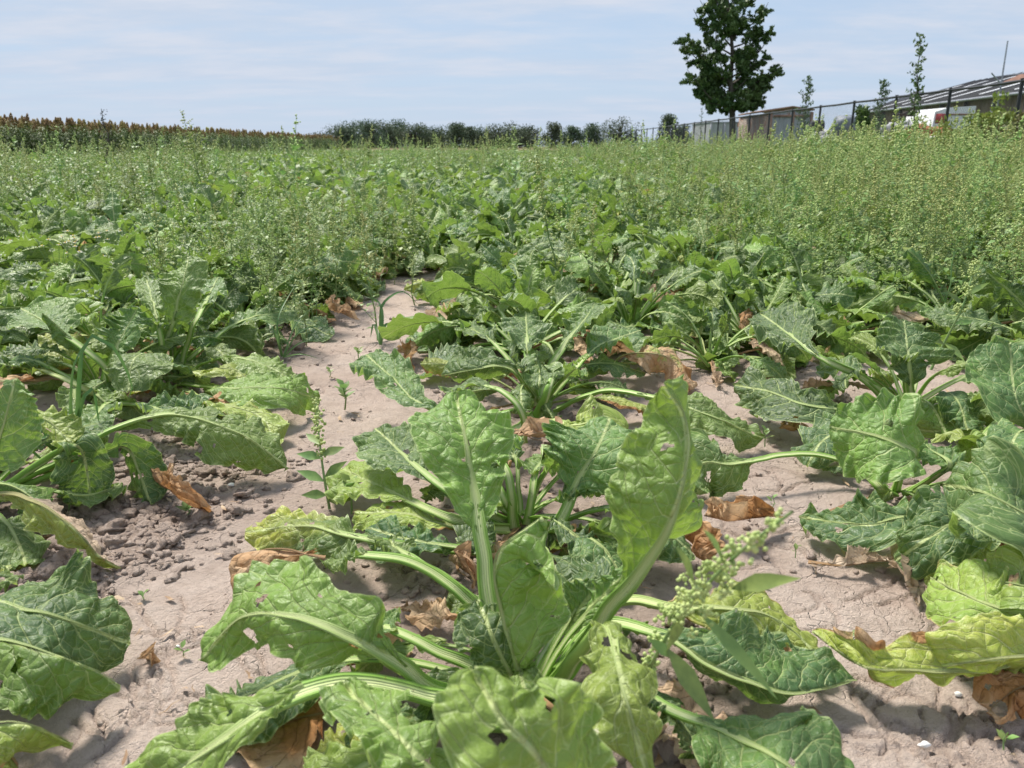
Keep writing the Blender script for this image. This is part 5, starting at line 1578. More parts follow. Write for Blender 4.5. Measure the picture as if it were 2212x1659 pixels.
def main_tree():
    rl = np.random.RandomState(4)
    D = 46.0
    base = WD(1583, 315, D); base[2] = 0
    r = thing('tree', 'tall dark broadleaf tree standing alone behind the fence', 'tree', loc=tuple(base))
    TX = [(1583, 330), (1582, 250), (1578, 180), (1582, 110), (1575, 40), (1572, -30)]
    TP = np.array([WD(x_, y_, D) for x_, y_ in TX]) - base; TP[0][2] = 0
    TP = catmull(TP, 24)
    gt = Geo(); gt.add(*tube(TP, np.linspace(.21, .035, 24), 9))
    gl_, gl2 = Geo(), Geo()
    tips = [(1462, 82, 1.0), (1480, 72, .8), (1500, 95, 1), (1490, 165, 1), (1484, 150, .7), (1510, 130, 1), (1498, 20, .9), (1512, 0, 1), (1530, -30, 1), (1560, -50, 1), (1600, -45, 1), (1640, -25, 1), (1660, 5, .8), (1650, 30, .8),
            (1666, 66, .8), (1640, 72, 1), (1625, 95, 1), (1660, 120, .8), (1692, 138, .9), (1675, 145, .8), (1650, 150, 1), (1650, 185, 1), (1655, 210, .8), (1630, 205, 1), (1600, 218, .7), (1520, 200, 1),
            (1508, 192, .8), (1530, 222, .7), (1553, 222, .6), (1545, 60, 1), (1590, 50, 1), (1545, 110, 1), (1600, 110, 1), (1560, 160, 1.1), (1600, 165, 1.1), (1575, 205, 1), (1575, 10, 1), (1615, 30, 1), (1530, 160, 1), (1620, 150, 1), (1545, 10, 1), (1640, 120, .8)]
    for i, (x_, y_, s_) in enumerate(tips):
        dep = D + rl.uniform(-1.9, 1.9) * (1 - abs(x_ - 1580) / 190)
        tip = WD(x_, y_, dep) - base
        zt = max(2.5, tip[2] - (.35 + .55 * math.hypot(tip[0], tip[1] - 0)) - .4)
        k_ = int(np.argmin(np.abs(TP[:, 2] - zt)))
        p0 = TP[k_]
        mid = p0 * .5 + tip * .5 + np.array([0, 0, -.10 * np.linalg.norm(tip - p0)]) + rl.normal(0, .15, 3)
        Q = catmull([p0, mid, tip], 10)
        gt.add(*tube(Q, np.linspace(.055, .012, 10), 5))
        L = np.linalg.norm(tip - p0)
        for t in np.arange(.34, 1.01, .40 / max(L, .6)):
            c = Q[min(9, int(t * 9))] + rl.normal(0, .16, 3)
            rad = .40 * s_ * (1.15 - .45 * t) * rl.uniform(.6, 1.25)
            tgt = gl2 if (x_, y_) in ((1530, 222), (1508, 192)) and t > .7 else gl_  # lower left tips painted as lit, using the brighter leaf colour
            leaf_cloud(tgt, c, rad, int(95 * rad / .4), .12, rl, 0, .7, .6)
            # short sprays reaching out
            for _ in range(3):
                d_ = nrm(nrm(tip - p0) * .7 + rl.normal(0, .7, 3)); ln = rad * rl.uniform(.9, 1.7)
                for u_ in (.5, .8, 1.0):
                    leaf_cloud(gl_, c + d_ * ln * u_, .12, 12, .10, rl, 0, .7)
    obj('trunk', gt.mesh('trunk', [M_BARK]), r)
    cr = obj('crown', gl_.mesh('crown', [M_TREE], False), r)
    obj('lit_leaves', gl2.mesh('lit_leaves', [M_TREE_LIT], False), cr)


main_tree()


def sapling(label, px, ybase_top, D, H, wd, seed, n=26, mat=None, lean=0, leafy=1.0, size=.05):
    """thin young tree; its top shows at ybase_top"""
    rl = np.random.RandomState(seed)
    b = WD(px, 315, D); b[2] = 0
    r = thing('sapling', label, 'sapling', loc=tuple(b))
    P = np.array([(lean * (i / 8) ** 1.6 + rl.normal(0, .03), rl.normal(0, .02), H * i / 8) for i in range(9)])
    gt = Geo(); gt.add(*tube(P, np.linspace(.028, .006, 9), 5)); gl_ = Geo()
    for i in range(n):
        t = .28 + .72 * i / n; a = i * 2.4 + rl.normal(0, .4)
        p = np.array([np.interp(t, np.linspace(0, 1, 9), P[:, k_]) for k_ in range(3)])
        L = wd * (1.1 - .75 * t) * rl.uniform(.5, 1.2)
        d = nrm(np.array([math.sin(a), math.cos(a), .75]))
        Q = np.array([p, p + d * L * .5, p + d * L + [0, 0, .04]])
        gt.add(*tube(Q, [.008, .005, .002], 4))
        for u in np.linspace(.3, 1, 4):
            leaf_cloud(gl_, p + d * L * u, .10, int(9 * leafy), size, rl, 0, .4)
    obj('trunk', gt.mesh('trunk', [M_BARK]), r)
    obj('crown', gl_.mesh('crown', [mat or M_TREE], False), r)


M_SAP = mat_plain('sapling_leaf', (0.06, 0.11, 0.04), (0.12, 0.19, 0.065), 4, .6, 0, .01, .25)
sapling('tallest thin sapling, dark and crooked, before the long shed', 1965, 100, 19.5, 3.05, .34, 1, 26, lean=-.12, leafy=.55)
sapling('sapling with airy twigs beside the rusty shed', 1732, 180, 30, 2.95, .50, 2, 26, M_SAP, leafy=.8)
sapling('small conical sapling left of the long shed roof', 1892, 182, 33, 3.05, .62, 3, 30, M_SAP)
sapling('low dark sapling leaning at the fence between two posts', 1858, 230, 20.5, 1.50, .36, 4, 40, leafy=1.2)
sapling('slender bare sapling left of the tall dark tree', 1512, 235, 60, 3.3, .5, 5, 14, M_SAP, leafy=.35)
sapling('lone thin dead stem above the tall crop at the left', 230, 235, 18.0, 1.38, .22, 6, 12, M_BARK, leafy=.3, size=.03)


def bush(label, px, ytop, D, wd, seed, mats, n=20):
    rl = np.random.RandomState(seed)
    b = WD(px, 315, D); b[2] = 0
    H = WD(px, ytop, D)[2]
    r = thing('shrub', label, 'shrub', loc=tuple(b)); gt = Geo(); gl_ = Geo()
    for i in range(n):
        a = rl.uniform(0, 6.28); rr = wd * rl.rand() ** .6; h = H * rl.uniform(.55, 1.0) * (1 - .35 * rr / wd)
        top = np.array([math.sin(a) * rr, math.cos(a) * rr * .6, h])
        Q = catmull([(top[0] * .2, top[1] * .2, 0), top * [.7, .7, .55], top], 8)
        gt.add(*tube(Q, np.linspace(.012, .003, 8), 4))
        for q_ in Q[2:]:
            leaf_cloud(gl_, q_ + rl.normal(0, .05, 3), .17, 34, .050, rl, 0, .3)
    obj('stem', gt.mesh('stem', [M_BARK]), r); obj('crown', gl_.mesh('crown', [mats], False), r)


M_VINE = mat_plain('vine_leaf', (0.13, 0.20, 0.035), (0.30, 0.34, 0.070), 5, .6, 0, .01, .3)
bush('yellowish shrub climbing the fence at the right edge', 2130, 208, 15.0, .62, 1, M_VINE, 26)
bush('dark brownish shrub at the right edge against the fence', 2205, 215, 14.0, .62, 2, mat_plain('dull_shrub_leaf', (0.075, 0.095, 0.028), (0.20, 0.18, 0.055), 5, .6, 0, .01, .2), 28)
bush('low yellow-green shrub below the right fence rail', 2040, 262, 15.0, .5, 3, M_VINE, 16)

# far tree line
ft = [(700, 291, 26, 0), (735, 272, 34, 1), (765, 268, 30, 0), (800, 268, 30, 1), (830, 264, 30, 0), (862, 264, 32, 1), (895, 272, 28, 0), (925, 277, 26, 1), (955, 280, 24, 0), (985, 270, 26, 1), (1012, 278, 20, 0),
      (1040, 279, 24, 1), (1075, 276, 26, 0), (1108, 274, 26, 1), (1140, 276, 24, 0), (1195, 270, 19, 1), (1232, 270, 20, 0), (1280, 268, 24, 1), (1338, 263, 30, 0), (1443, 250, 26, 1), (1470, 270, 20, 0)]
FLAB = ['leftmost and smallest tree of the far tree line', 'broad rounded tree at the left end of the far tree line', 'second broad tree from the left end of the far wood', 'tree in the left half of the far wood with even top',
        'tall tree near the middle of the far wood', 'tallest rounded tree of the far wood', 'tree just right of the highest part of the far wood', 'lower tree right of the far wood middle', 'lower tree where the far wood thins out',
        'upright tree standing out right of the far wood', 'narrow tree right of the upright far tree', 'small domed tree in the middle of the skyline', 'broad dark tree at the centre of the skyline', 'twin of the broad dark tree, joined on its right',
        'low tree before the gap in the far tree line', 'first separate roundish tree after the gap in the far line', 'second separate conical tree after the gap', 'third separate bushy tree after the gap', 'largest separate tree, by the far end of the fence',
        'dark tree left of the tall lone tree above the grey container', 'low tree between the dark one and the lone tree']
for i, (px, yt_, hw_, kd) in enumerate(ft):
    rl = np.random.RandomState(800 + i)
    D = 250 + (i % 3) * 9 if i < 19 else 120
    b = WD(px, 315, D); b[2] = 0
    top = WD(px, yt_, D)[2]; Rm = hw_ / FPX * D
    Rm *= (1.75 if i < 15 else 1.45) * rl.uniform(.85, 1.2); top *= rl.uniform(.95, 1.12)
    r = thing('far_tree', FLAB[i], 'tree', loc=tuple(b), group='trees along the horizon')
    gt = Geo(); gt.add(*tube([(0, 0, 0), (0, 0, top * .4), (0, 0, top * .75)], [Rm * .09, Rm * .07, Rm * .03], 6))
    gl_ = Geo()
    for k in range(52):
        t = rl.rand(); a = rl.uniform(0, 6.28)
        pr = math.sin(math.pi * (.14 + .80 * t)) ** .55 if kd == 0 else (1.12 - t) ** .6 * min(1, .35 + t * 5)
        rr = Rm * pr * rl.rand() ** .5 * .86
        c = np.array([math.sin(a) * rr, math.cos(a) * rr * .7, top * (.06 + .84 * t)])
        Q = np.array([(0, 0, c[2] * .6), c]); gt.add(*tube(Q, [Rm * .03, Rm * .01], 4))
        leaf_cloud(gl_, c, Rm * .34, 70, D * .0011, rl, 0, .1, .8)
    obj('trunk', gt.mesh('trunk', [M_BARK]), r); obj('crown', gl_.mesh('crown', [M_FAR], False), r)

# ------------------------------------------------------------------ fence
FX, FY0, SP, FH = 9.5, 18.15, 2.5, 1.80
fr = thing('wire_fence', 'long black chain-link fence with thin posts running into the distance on the right', 'fence', loc=(FX, FY0, 0))
posts = [FY0 + SP * k for k in range(-3, 26)]
g_ = Geo(); g_.add(*tube([(0, 0, 0), (0, 0, FH)], [.034, .034], 8)); g_.add(*box(-.03, .03, -.03, .03, FH, FH + .015))
pm = g_.mesh('post', [M_BLACK], False)
for y in posts:
    obj('post', pm, fr, (0, y - FY0, 0))
for k, y in enumerate(posts[:-1]):
    g_ = Geo(); sag = .012
    g_.add(*tube([(0, 0, FH - .03), (0, SP / 2, FH - .03 - sag), (0, SP, FH - .03)], [.027] * 3, 6))
    obj('top_rail', g_.mesh('top_rail', [M_BLACK]), fr, (0, y - FY0, 0))
    if y > 50: continue
    V, F, n0 = [], [], 0
    stp = .085 if y < 36 else .17
    tk = .0022 if y < 36 else .004
    Hm = FH - .10
    for sg in (1, -1):
        u = -Hm
        while u < SP + Hm:
            a = (u, 0.05); b = (u + sg * Hm, .05 + Hm)
            # clip to the bay
            (ya, za), (yb, zb) = a, b
            pts_ = []
            t0, t1 = 0.0, 1.0
            dy = yb - ya
            lo, hi = sorted(((0 - ya) / dy, (SP - ya) / dy))
            t0, t1 = max(t0, lo), min(t1, hi)
            if t1 - t0 > .01:
                p = [(0, ya + dy * t, za + (zb - za) * t) for t in (t0, t1)]
                ox = .002 * sg
                V += [(ox, p[0][1] - tk, p[0][2]), (ox, p[0][1] + tk, p[0][2]), (ox + tk, p[0][1], p[0][2]), (ox, p[1][1] - tk, p[1][2]), (ox, p[1][1] + tk, p[1][2]), (ox + tk, p[1][1], p[1][2])]
                F += [(n0, n0 + 1, n0 + 4, n0 + 3), (n0 + 1, n0 + 2, n0 + 5, n0 + 4), (n0 + 2, n0, n0 + 3, n0 + 5)]
                n0 += 6
            u += stp
    g_ = Geo(); g_.add(V, F)
    obj('wire_mesh', g_.mesh('wire_mesh', [M_WIRE], False), fr, (0, y - FY0, 0), kind='stuff')

# ------------------------------------------------------------------ sheds and yard behind the fence
def mat_corr(name, c1_, c2_, rust, rustamt, scale=1.2, rough=.5):
    m_, t = new_mat(name)
    tcn = t.a('ShaderNodeTexCoord')
    v = tcn.outputs['Object']
    mpn = t.a('ShaderNodeMapping', Vector=v); mpn.inputs['Scale'].default_value = (1, 1, .22)
    n_ = t.noise(v, scale, 5, .65); n2_ = t.noise(mpn.outputs[0], scale * 3, 4, .65)
    c = t.mix(t.ramp(n2_, .3, .7), c1_, c2_)
    c = t.mix(t.m('MULTIPLY', t.ramp(t.m('ADD', t.m('MULTIPLY', n_, .6), t.m('MULTIPLY', n2_, .4)), .60 - rustamt, .66 - rustamt), .9), c, rust)
    p = t.a('ShaderNodeBsdfPrincipled', Base_Color=c, Roughness=rough)
    t.a('ShaderNodeOutputMaterial', Surface=p.outputs[0])
    return m_


M_CONT = mat_corr('grey_container_steel', (.30, .31, .33), (.44, .45, .47), (.24, .10, .04), .02)
M_RUST = mat_corr('rusty_brown_boards', (.20, .145, .10), (.33, .25, .18), (.30, .12, .045), .10)
M_PALE = mat_corr('pale_container_steel', (.42, .42, .42), (.52, .52, .52), (.30, .20, .13), .0)
M_ROOF = mat_plain('dark_sheet_roof', (.035, .038, .046), (.060, .064, .074), 1.2, .7)
M_SKYL = mat_plain('white_skylight_sheet', (.62, .64, .68), (.75, .77, .80), 1.5, .4)
M_WALL = mat_corr('tan_weathered_wall', (.17, .12, .08), (.27, .20, .14), (.15, .08, .045), .02, .5, .9)
M_DRK = mat_plain('dark_timber', (.035, .028, .025), (.08, .06, .05), 3, .8)
M_WHT = mat_plain('white_paint', (.72, .72, .72), (.82, .82, .82), 1.2, .4)
M_RED = mat_plain('red_brown_roof_tile', (.13, .060, .040), (.20, .095, .06), 3, .8)
M_TYRE = mat_plain('black_plastic', (.012, .012, .013), (.03, .03, .032), 5, .5)
M_GREYR = mat_plain('grey_rubble', (.28, .28, .28), (.55, .55, .55), 3, .9, .6, .03)
M_RUSTY = mat_plain('rust_heap', (.26, .09, .03), (.42, .20, .08), 4, .9, .7, .05)
M_ZINC = mat_plain('galvanised_steel', (.32, .33, .35), (.45, .46, .48), 3, .4, metallic=.6)


def corr(p0, p1, z0, z1, pitch=.20, depth=.035, top=None):
    """corrugated upright sheet between two ground points; top(t) may raise the edge"""
    p0 = np.array(p0, float); p1 = np.array(p1, float)
    L = np.linalg.norm(p1 - p0); d = (p1 - p0) / L; n_ = np.array([d[1], -d[0]])
    k = int(L / pitch) * 4
    V = []
    for i in range(k + 1):
        t = i / k; off = depth if (i % 4) in (1, 2) else 0
        b = p0 + d * L * t + n_ * off
        zt = z1 if top is None else top(t)
        V += [(b[0], b[1], z0), (b[0], b[1], zt)]
    i = np.arange(k) * 2
    return np.array(V), np.stack([i, i + 2, i + 3, i + 1], 1)


# rusty shed (steel doors in front, brown boards along the side)
Db = 43.0
A = WD(1660, 315, Db)[:2]; Bp = WD(1746, 315, Db)[:2]
Cc = WD(1592, 315, Db + 6.0)[:2]
zt_ = lambda y_, D_: float(WD(1700, y_, D_)[2])
zl, zr = zt_(241, Db), zt_(239, Db)
o0 = np.array([A[0], A[1], 0.0])
sh = thing('rusty_shed', 'rusty steel shed with grey corrugated front and brown side behind the fence', 'shed', loc=tuple(o0))
g_ = Geo(); V, F = corr(A, Bp, 0, zl, .22, .05); g_.add(V - o0, F); obj('front_wall', g_.mesh('front_wall', [M_CONT], False), sh)
n_board = 24
for i in range(n_board):
    t0, t1 = i / n_board, (i + .92) / n_board
    a_ = Cc + (A - Cc) * t0; b_ = Cc + (A - Cc) * t1
    V = np.array([(a_[0], a_[1], 0), (b_[0], b_[1], 0), (b_[0], b_[1], zl - .05), (a_[0], a_[1], zl - .05)]) - o0
    V2 = V + [.05, .03, 0]
    if i == 0:
        pass
    g_ = Geo(); g_.add(np.vstack([V, V2]), [(0, 1, 2, 3), (4, 7, 6, 5), (0, 3, 7, 4), (1, 5, 6, 2), (3, 2, 6, 7)])
    obj('board', g_.mesh('board', [M_RUST], False), sh)
mid_ = (A + Bp) / 2; back = Cc - A
g_ = Geo()
zp = zt_(232, Db)
V = np.array([(A[0] - .1, A[1] - .12, zl), (mid_[0], mid_[1] - .12, zp), (Bp[0] + .1, Bp[1] - .12, zr)])
Vb_ = V + [back[0], back[1], 0]
V = np.vstack([V, Vb_, V + [0, 0, .07], Vb_ + [0, 0, .07]]) - o0
g_.add(V, [(0, 1, 7, 6), (1, 2, 8, 7), (6, 7, 10, 9), (7, 8, 11, 10), (0, 6, 9, 3), (0, 3, 4, 1), (1, 4, 5, 2)])
M_RR = mat_plain('rusty_roof_sheet', (.20, .085, .045), (.33, .20, .13), 2, .7)
obj('roof', g_.mesh('roof', [M_RR], False), sh)
g_ = Geo(); g_.add(np.array([(A[0], A[1] - .01, zl), (Bp[0], Bp[1] - .01, zr), (mid_[0], mid_[1] - .01, zp)]) - o0, [(0, 1, 2)])
obj('gable', g_.mesh('gable', [M_RUST], False), sh)
for q_, wd_ in ((A, .09), (Bp, .12), ((A * .45 + Bp * .55), .06)):
    g_ = Geo(); V, F = box(q_[0] - wd_ / 2, q_[0] + wd_ / 2, q_[1] - .12, q_[1] - .055, 0, zl - .02); g_.add(V - o0, F)
    obj('corner_post', g_.mesh('corner_post', [M_RR], False), sh)
g_ = Geo(); V, F = box(A[0] + .1, Bp[0] - .1, A[1] - .115, A[1] - .056, zl - .28, zl - .16); g_.add(V - o0, F); obj('lintel_bar', g_.mesh('lintel_bar', [M_RR], False), sh)

# grey container further back
Db = 70.0
A = WD(1531, 315, Db)[:2]; Bp = WD(1592, 315, Db)[:2]; Cc = WD(1494, 315, Db + 6.5)[:2]
zl = zt_(266, Db); o0 = np.array([A[0], A[1], 0.0])
sh = thing('shipping_container', 'pale grey container left of the tall tree behind the fence', 'container', loc=tuple(o0))
g_ = Geo(); V, F = corr(A, Bp, 0, zl, .3, .05); g_.add(V - o0, F); obj('front_wall', g_.mesh('front_wall', [M_PALE], False), sh)
g_ = Geo(); V, F = corr(Cc, A, 0, zl - .02, .3, .05); g_.add(V - o0, F); obj('side_wall', g_.mesh('side_wall', [M_PALE], False), sh)
g_ = Geo(); bk = Cc - A
V = np.array([(A[0] - .08, A[1] - .1, 0), (Bp[0] + .08, Bp[1] - .1, 0), (Bp[0] + bk[0], Bp[1] + bk[1], 0), (A[0] + bk[0] - .1, A[1] + bk[1], 0)]) - o0
g_.add(np.vstack([V + [0, 0, zl], V + [0, 0, zl + .12]]), [(0, 1, 5, 4), (1, 2, 6, 5), (3, 0, 4, 7), (4, 5, 6, 7), (0, 3, 2, 1)]); obj('roof', g_.mesh('roof', [M_CONT], False), sh)
for f_ in (.02, .5, .97):
    q_ = A + (Bp - A) * f_; g_ = Geo(); V, F = box(q_[0] - .07, q_[0] + .07, q_[1] - .16, q_[1] - .055, 0, zl - .02); g_.add(V - o0, F); obj('door_post', g_.mesh('door_post', [M_CONT], False), sh)

# long shed with dark sheet roof
E1 = W(1864, 242, 3.0); E2 = W(2091, 213, 3.0)
R1 = W(1979, 197, 5.0)
ed = E2 - E1; ed[2] = 0; Lb = np.linalg.norm(ed); ed = ed / Lb
E2 = E1 + ed * (Lb + 14); Lb += 14
pn = np.array([-ed[1], ed[0], 0])
if pn[0] < 0: pn = -pn
off = float(np.dot(R1 - E1, pn)); al_ = float(np.dot(R1 - E1, ed))
o0 = np.array([E1[0], E1[1], 0.0])
bn = thing('long_shed', 'long low farm shed with dark ribbed roof and pale skylight strips', 'shed', loc=tuple(o0))
Zr = 5.0 - 3.0
sl_n = 34
for i in range(sl_n):
    t0, t1 = i / sl_n, (i + .97) / sl_n
    a_ = ed * Lb * t0; b_ = ed * Lb * t1
    hipf = lambda s__: min(1.0, max(0.02, (s__ * Lb) / max(al_, 1e-3))) if al_ > 0 else 1.0
    f0, f1 = hipf(t0), hipf(t1)
    ov = -pn * .35 + np.array([0, 0, -.35 * Zr / off])
    V = np.array([a_ + ov + [0, 0, 3], b_ + ov + [0, 0, 3], b_ + pn * off * f1 + [0, 0, 3 + Zr * f1], a_ + pn * off * f0 + [0, 0, 3 + Zr * f0]])
    V = np.vstack([V, V - [0, 0, .06]])
    sky_strip = i % 4 == 2
    g_ = Geo()
    fc = [(0, 1, 2, 3), (4, 7, 6, 5), (0, 4, 5, 1), (1, 5, 6, 2), (0, 3, 7, 4)]
    g_.add(V, fc)
    # raised rib
    rb = np.array([b_ + ov * .98 + [0, 0, 3.02], b_ + ov * .98 + ed * .05 + [0, 0, 3.02], b_ + ed * .05 + pn * off * f1 * .995 + [0, 0, 3.02 + Zr * f1 * .995], b_ + pn * off * f1 * .995 + [0, 0, 3.02 + Zr * f1 * .995]])
    g_.add(np.vstack([rb, rb + [0, 0, .05]]), [(4, 5, 6, 7), (0, 1, 5, 4), (1, 2, 6, 5), (3, 0, 4, 7)])
    obj('roof_sheet', g_.mesh('roof_sheet', [M_ROOF], False), bn)
    if sky_strip:
        k0, k1 = .10, .80
        sV = np.array([a_ + (ed * .12) + pn * off * f1 * k + [0, 0, 3 + .03 + Zr * f1 * k] for k in (k0, k1)] + [b_ - ed * .02 + pn * off * f1 * k + [0, 0, 3 + .03 + Zr * f1 * k] for k in (k1, k0)])
        g_ = Geo(); g_.add(np.vstack([sV, sV + [0, 0, .03]]), [(4, 7, 6, 5), (0, 3, 7, 4), (1, 5, 6, 2), (0, 4, 5, 1)]); obj('skylight', g_.mesh('skylight', [M_SKYL], False), bn)
# end triangle of the roof towards the left (far) end
g_ = Geo(); g_.add([(0, 0, 3), tuple(pn * off * 2 + [0, 0, 3]), tuple(ed * al_ + pn * off + [0, 0, 5.0]), (0, 0, 2.94), tuple(pn * off * 2 + [0, 0, 2.94])], [(0, 2, 1), (0, 1, 4, 3)]); obj('roof_end', g_.mesh('roof_end', [M_ROOF], False), bn)
g_ = Geo(); g_.add(*tube([tuple(-pn * .40 + [0, 0, 2.9]), tuple(ed * Lb - pn * .40 + [0, 0, 2.9])], [.07, .07], 6)); obj('gutter', g_.mesh('gutter', [M_ZINC]), bn)
nb_ = 20
for i in range(nb_):
    a_ = ed * Lb * i / nb_; b_ = ed * Lb * (i + .94) / nb_
    g_ = Geo(); V = np.array([a_, b_, b_ + [0, 0, 2.93], a_ + [0, 0, 2.93]]); g_.add(np.vstack([V, V + pn * .12]), [(0, 1, 2, 3), (0, 3, 7, 4), (1, 5, 6, 2), (4, 7, 6, 5)])
    obj('wall_panel', g_.mesh('wall_panel', [M_WALL], False), bn)
    if i % 2 == 0:
        g_ = Geo(); q_ = ed * Lb * (i + .97) / nb_ - pn * .08; V, F = box(-.07, .07, -.07, .07, 0, 2.86); g_.add(V + q_, F)
        obj('post', g_.mesh('post', [M_ZINC if i % 4 == 0 else M_DRK], False), bn)
g_ = Geo(); V = np.array([(0, 0, 0), tuple(pn * off * 2), tuple(pn * off * 2 + [0, 0, 2.9]), (0, 0, 2.9)]); g_.add(np.vstack([V, V + ed * .1]), [(0, 1, 2, 3), (4, 7, 6, 5), (0, 3, 7, 4)]); obj('end_wall', g_.mesh('end_wall', [M_WALL], False), bn)

# red-brown roof of a second building behind, at the right edge
c = WD(2240, 315, 44); c[2] = 0
zt2 = zt_(156, 44); zb2 = zt_(170, 44)
b2 = thing('brown_building', 'building with a red-brown tiled roof at the right edge above the long shed', 'building', loc=tuple(c))
g_ = Geo(); V, F = box(-1.0, 5, 0, 2.2, 0, zb2); g_.add(V, F); obj('wall', g_.mesh('wall', [M_WALL], False), b2)
g_ = Geo(); g_.add([(-1.1, -.3, zb2 - .05), (5.2, -.3, zb2 - .05), (5.0, 1.1, zt2), (-.9, 1.1, zt2), (-1.1, 2.5, zb2 - .05), (5.2, 2.5, zb2 - .05)], [(0, 1, 2, 3), (3, 2, 5, 4), (0, 3, 4)]); obj('roof', g_.mesh('roof', [M_RED], False), b2)
# leaning mast
p0, p1 = WD(2164, 172, 40), WD(2177, 88, 40)
d_ = p1 - p0; base = p0 - d_ / d_[2] * p0[2]; base = np.array([base[0], base[1], 0])
ms = thing('mast', 'thin leaning grey mast rising above the shed roof at the right', 'mast', loc=tuple(base))
g_ = Geo(); g_.add(*tube([(0, 0, 0), tuple(p1 - base)], [.06, .035], 6)); obj('pole', g_.mesh('pole', [M_ZINC]), ms)
q0, q1 = WD(2160, 178, 40) - base, WD(2142, 158, 40) - base
g_ = Geo(); g_.add(*tube([q0, q1], [.035, .035], 6)); obj('side_arm', g_.mesh('side_arm', [M_ZINC]), ms)
q0, q1 = WD(2150, 166, 40) - base, WD(2212, 158, 40) - base
g_ = Geo(); g_.add(*tube([q0, q1], [.03, .03], 6)); obj('cross_bar', g_.mesh('cross_bar', [M_ZINC]), ms)


def heap(name, label, cat, pa, pb, ytop, D, mat, seed, n=60, r=(.12, .35), dep=1.6):
    rl = np.random.RandomState(seed)
    a, b = WD(pa, 315, D), WD(pb, 315, D); H = float(WD(pa, ytop, D)[2])
    c = (a + b) / 2; c[2] = 0; hw_ = (b[0] - a[0]) / 2
    g_ = Geo()
    # the mound body
    nx_, ny_ = 22, 12
    X_, Y_ = np.meshgrid(np.linspace(-1, 1, nx_), np.linspace(-1, 1, ny_))
    Zm = H * .78 * np.clip(1 - np.maximum(np.abs(X_) ** 3, np.abs(Y_) ** 2), 0, 1) ** .6 * (1 + .15 * vn(X_ * 3, Y_ * 3, seed))
    i = (np.arange(ny_ - 1)[:, None] * nx_ + np.arange(nx_ - 1)[None]).ravel()
    g_.add(np.stack([X_.ravel() * hw_, Y_.ravel() * dep, Zm.ravel()], 1), np.stack([i, i + 1, i + nx_ + 1, i + nx_], 1))
    for k in range(n):
        x_ = rl.uniform(-1, 1); y_ = rl.uniform(-1, .6); z_ = H * .80 * max(.1, 1 - max(abs(x_) ** 3, y_ * y_)) ** .6
        s_ = rl.uniform(*r)
        Vb = lump(IV1, seed * 50 + k, .3) * [s_, s_ * .8, s_ * .6]
        g_.add(Vb + [x_ * hw_, y_ * dep, z_], IF1)
    o = obj(name, g_.mesh(name, [mat], False), None, tuple(c), label=label, category=cat)
    return o


heap('rubble_heap', 'heap of white rubble and sacks behind the fence, right of the rusty shed', 'heap', 1742, 1860, 274, 31, M_GREYR, 1, 70)
heap('scrap_heap', 'heap of rusty orange scrap in front of the long shed', 'heap', 1925, 2060, 256, 25, M_RUSTY, 2, 90, (.08, .25))
heap('white_rubble', 'low white rubble bank below the rusty scrap heap', 'heap', 1955, 2110, 281, 22.5, mat_plain('white_rubble', (.55, .55, .55), (.80, .80, .80), 4, .8, .5, .03), 3, 110, (.06, .16), 1.0)
heap('stone_stack', 'stack of grey stone blocks beside the dark planks before the long shed', 'heap', 1905, 1980, 252, 27, M_GREYR, 4, 50, (.15, .32), 1.0)
for i, (x0, x1, y_, lb) in enumerate([(1936, 1962, 247, 'left dark plank lying on the grey stone stack'), (1958, 1988, 243, 'upper dark plank on the grey stone stack'), (1958, 1978, 249, 'lower right dark plank on the grey stone stack')]):
    a = WD(x0, y_, 26.0 + .1 * i); b = WD(x1, y_, 26.0 + .1 * i)
    V, F = box(0, b[0] - a[0], 0, .25, -.03, .03); g_ = Geo(); g_.add(V, F)
    obj('plank', g_.mesh('plank', [M_DRK], False), None, tuple(a), label=lb, category='plank', group='dark planks on the stone stack')

# white trailer with red end
a = WD(2004, 315, 27); b = WD(2095, 315, 27); Lt = b[0] - a[0]; c = np.array([a[0], 27.0, 0.0])
tr_ = thing('white_trailer', 'white box trailer with a red corner parked before the long shed', 'trailer', loc=tuple(c))
zb_, ztp = .55, float(WD(2050, 230, 27)[2])
g_ = Geo()
prof = [(0.02, zb_ + .25), (.06, zb_), (Lt - .1, zb_), (Lt, zb_ + .1), (Lt, ztp + .02), (.5, ztp - .03), (.08, ztp - .16)]
k = len(prof)
V = np.array([(x_, 0, z_) for x_, z_ in prof] + [(x_, 1.9, z_) for x_, z_ in prof])
g_.add(V[:k], [tuple(range(k))]); g_.add(V[k:], [tuple(range(k))[::-1]]); g_.add(V, [(i, i + k, (i + 1) % k + k, (i + 1) % k) for i in range(k)])
obj('body', g_.mesh('body', [M_WHT], False), tr_)
M_REDP = mat_plain('red_paint', (.42, .04, .04), (.5, .07, .06), 3, .4)
g_ = Geo(); g_.add(*box(.12, .42, -.012, -.001, ztp - .52, ztp - .22)); obj('red_plate', g_.mesh('red_plate', [M_REDP], False), tr_)
g_ = Geo(); g_.add(*box(.5, Lt - .05, -.02, -.001, ztp - .27, ztp - .22)); obj('side_strip', g_.mesh('side_strip', [M_RR], False), tr_)
for xx in (.55, Lt - .55):
    a_ = np.linspace(0, 2 * math.pi, 20, endpoint=False)
    V = np.array([(xx + .33 * math.cos(t), yy_, .33 + .33 * math.sin(t)) for yy_ in (-.04, .18) for t in a_])
    g_ = Geo(); g_.add(V[:20], [tuple(range(20))]); g_.add(V, [(i, (i + 1) % 20, (i + 1) % 20 + 20, i + 20) for i in range(20)]); obj('wheel', g_.mesh('wheel', [M_TYRE], False), tr_)

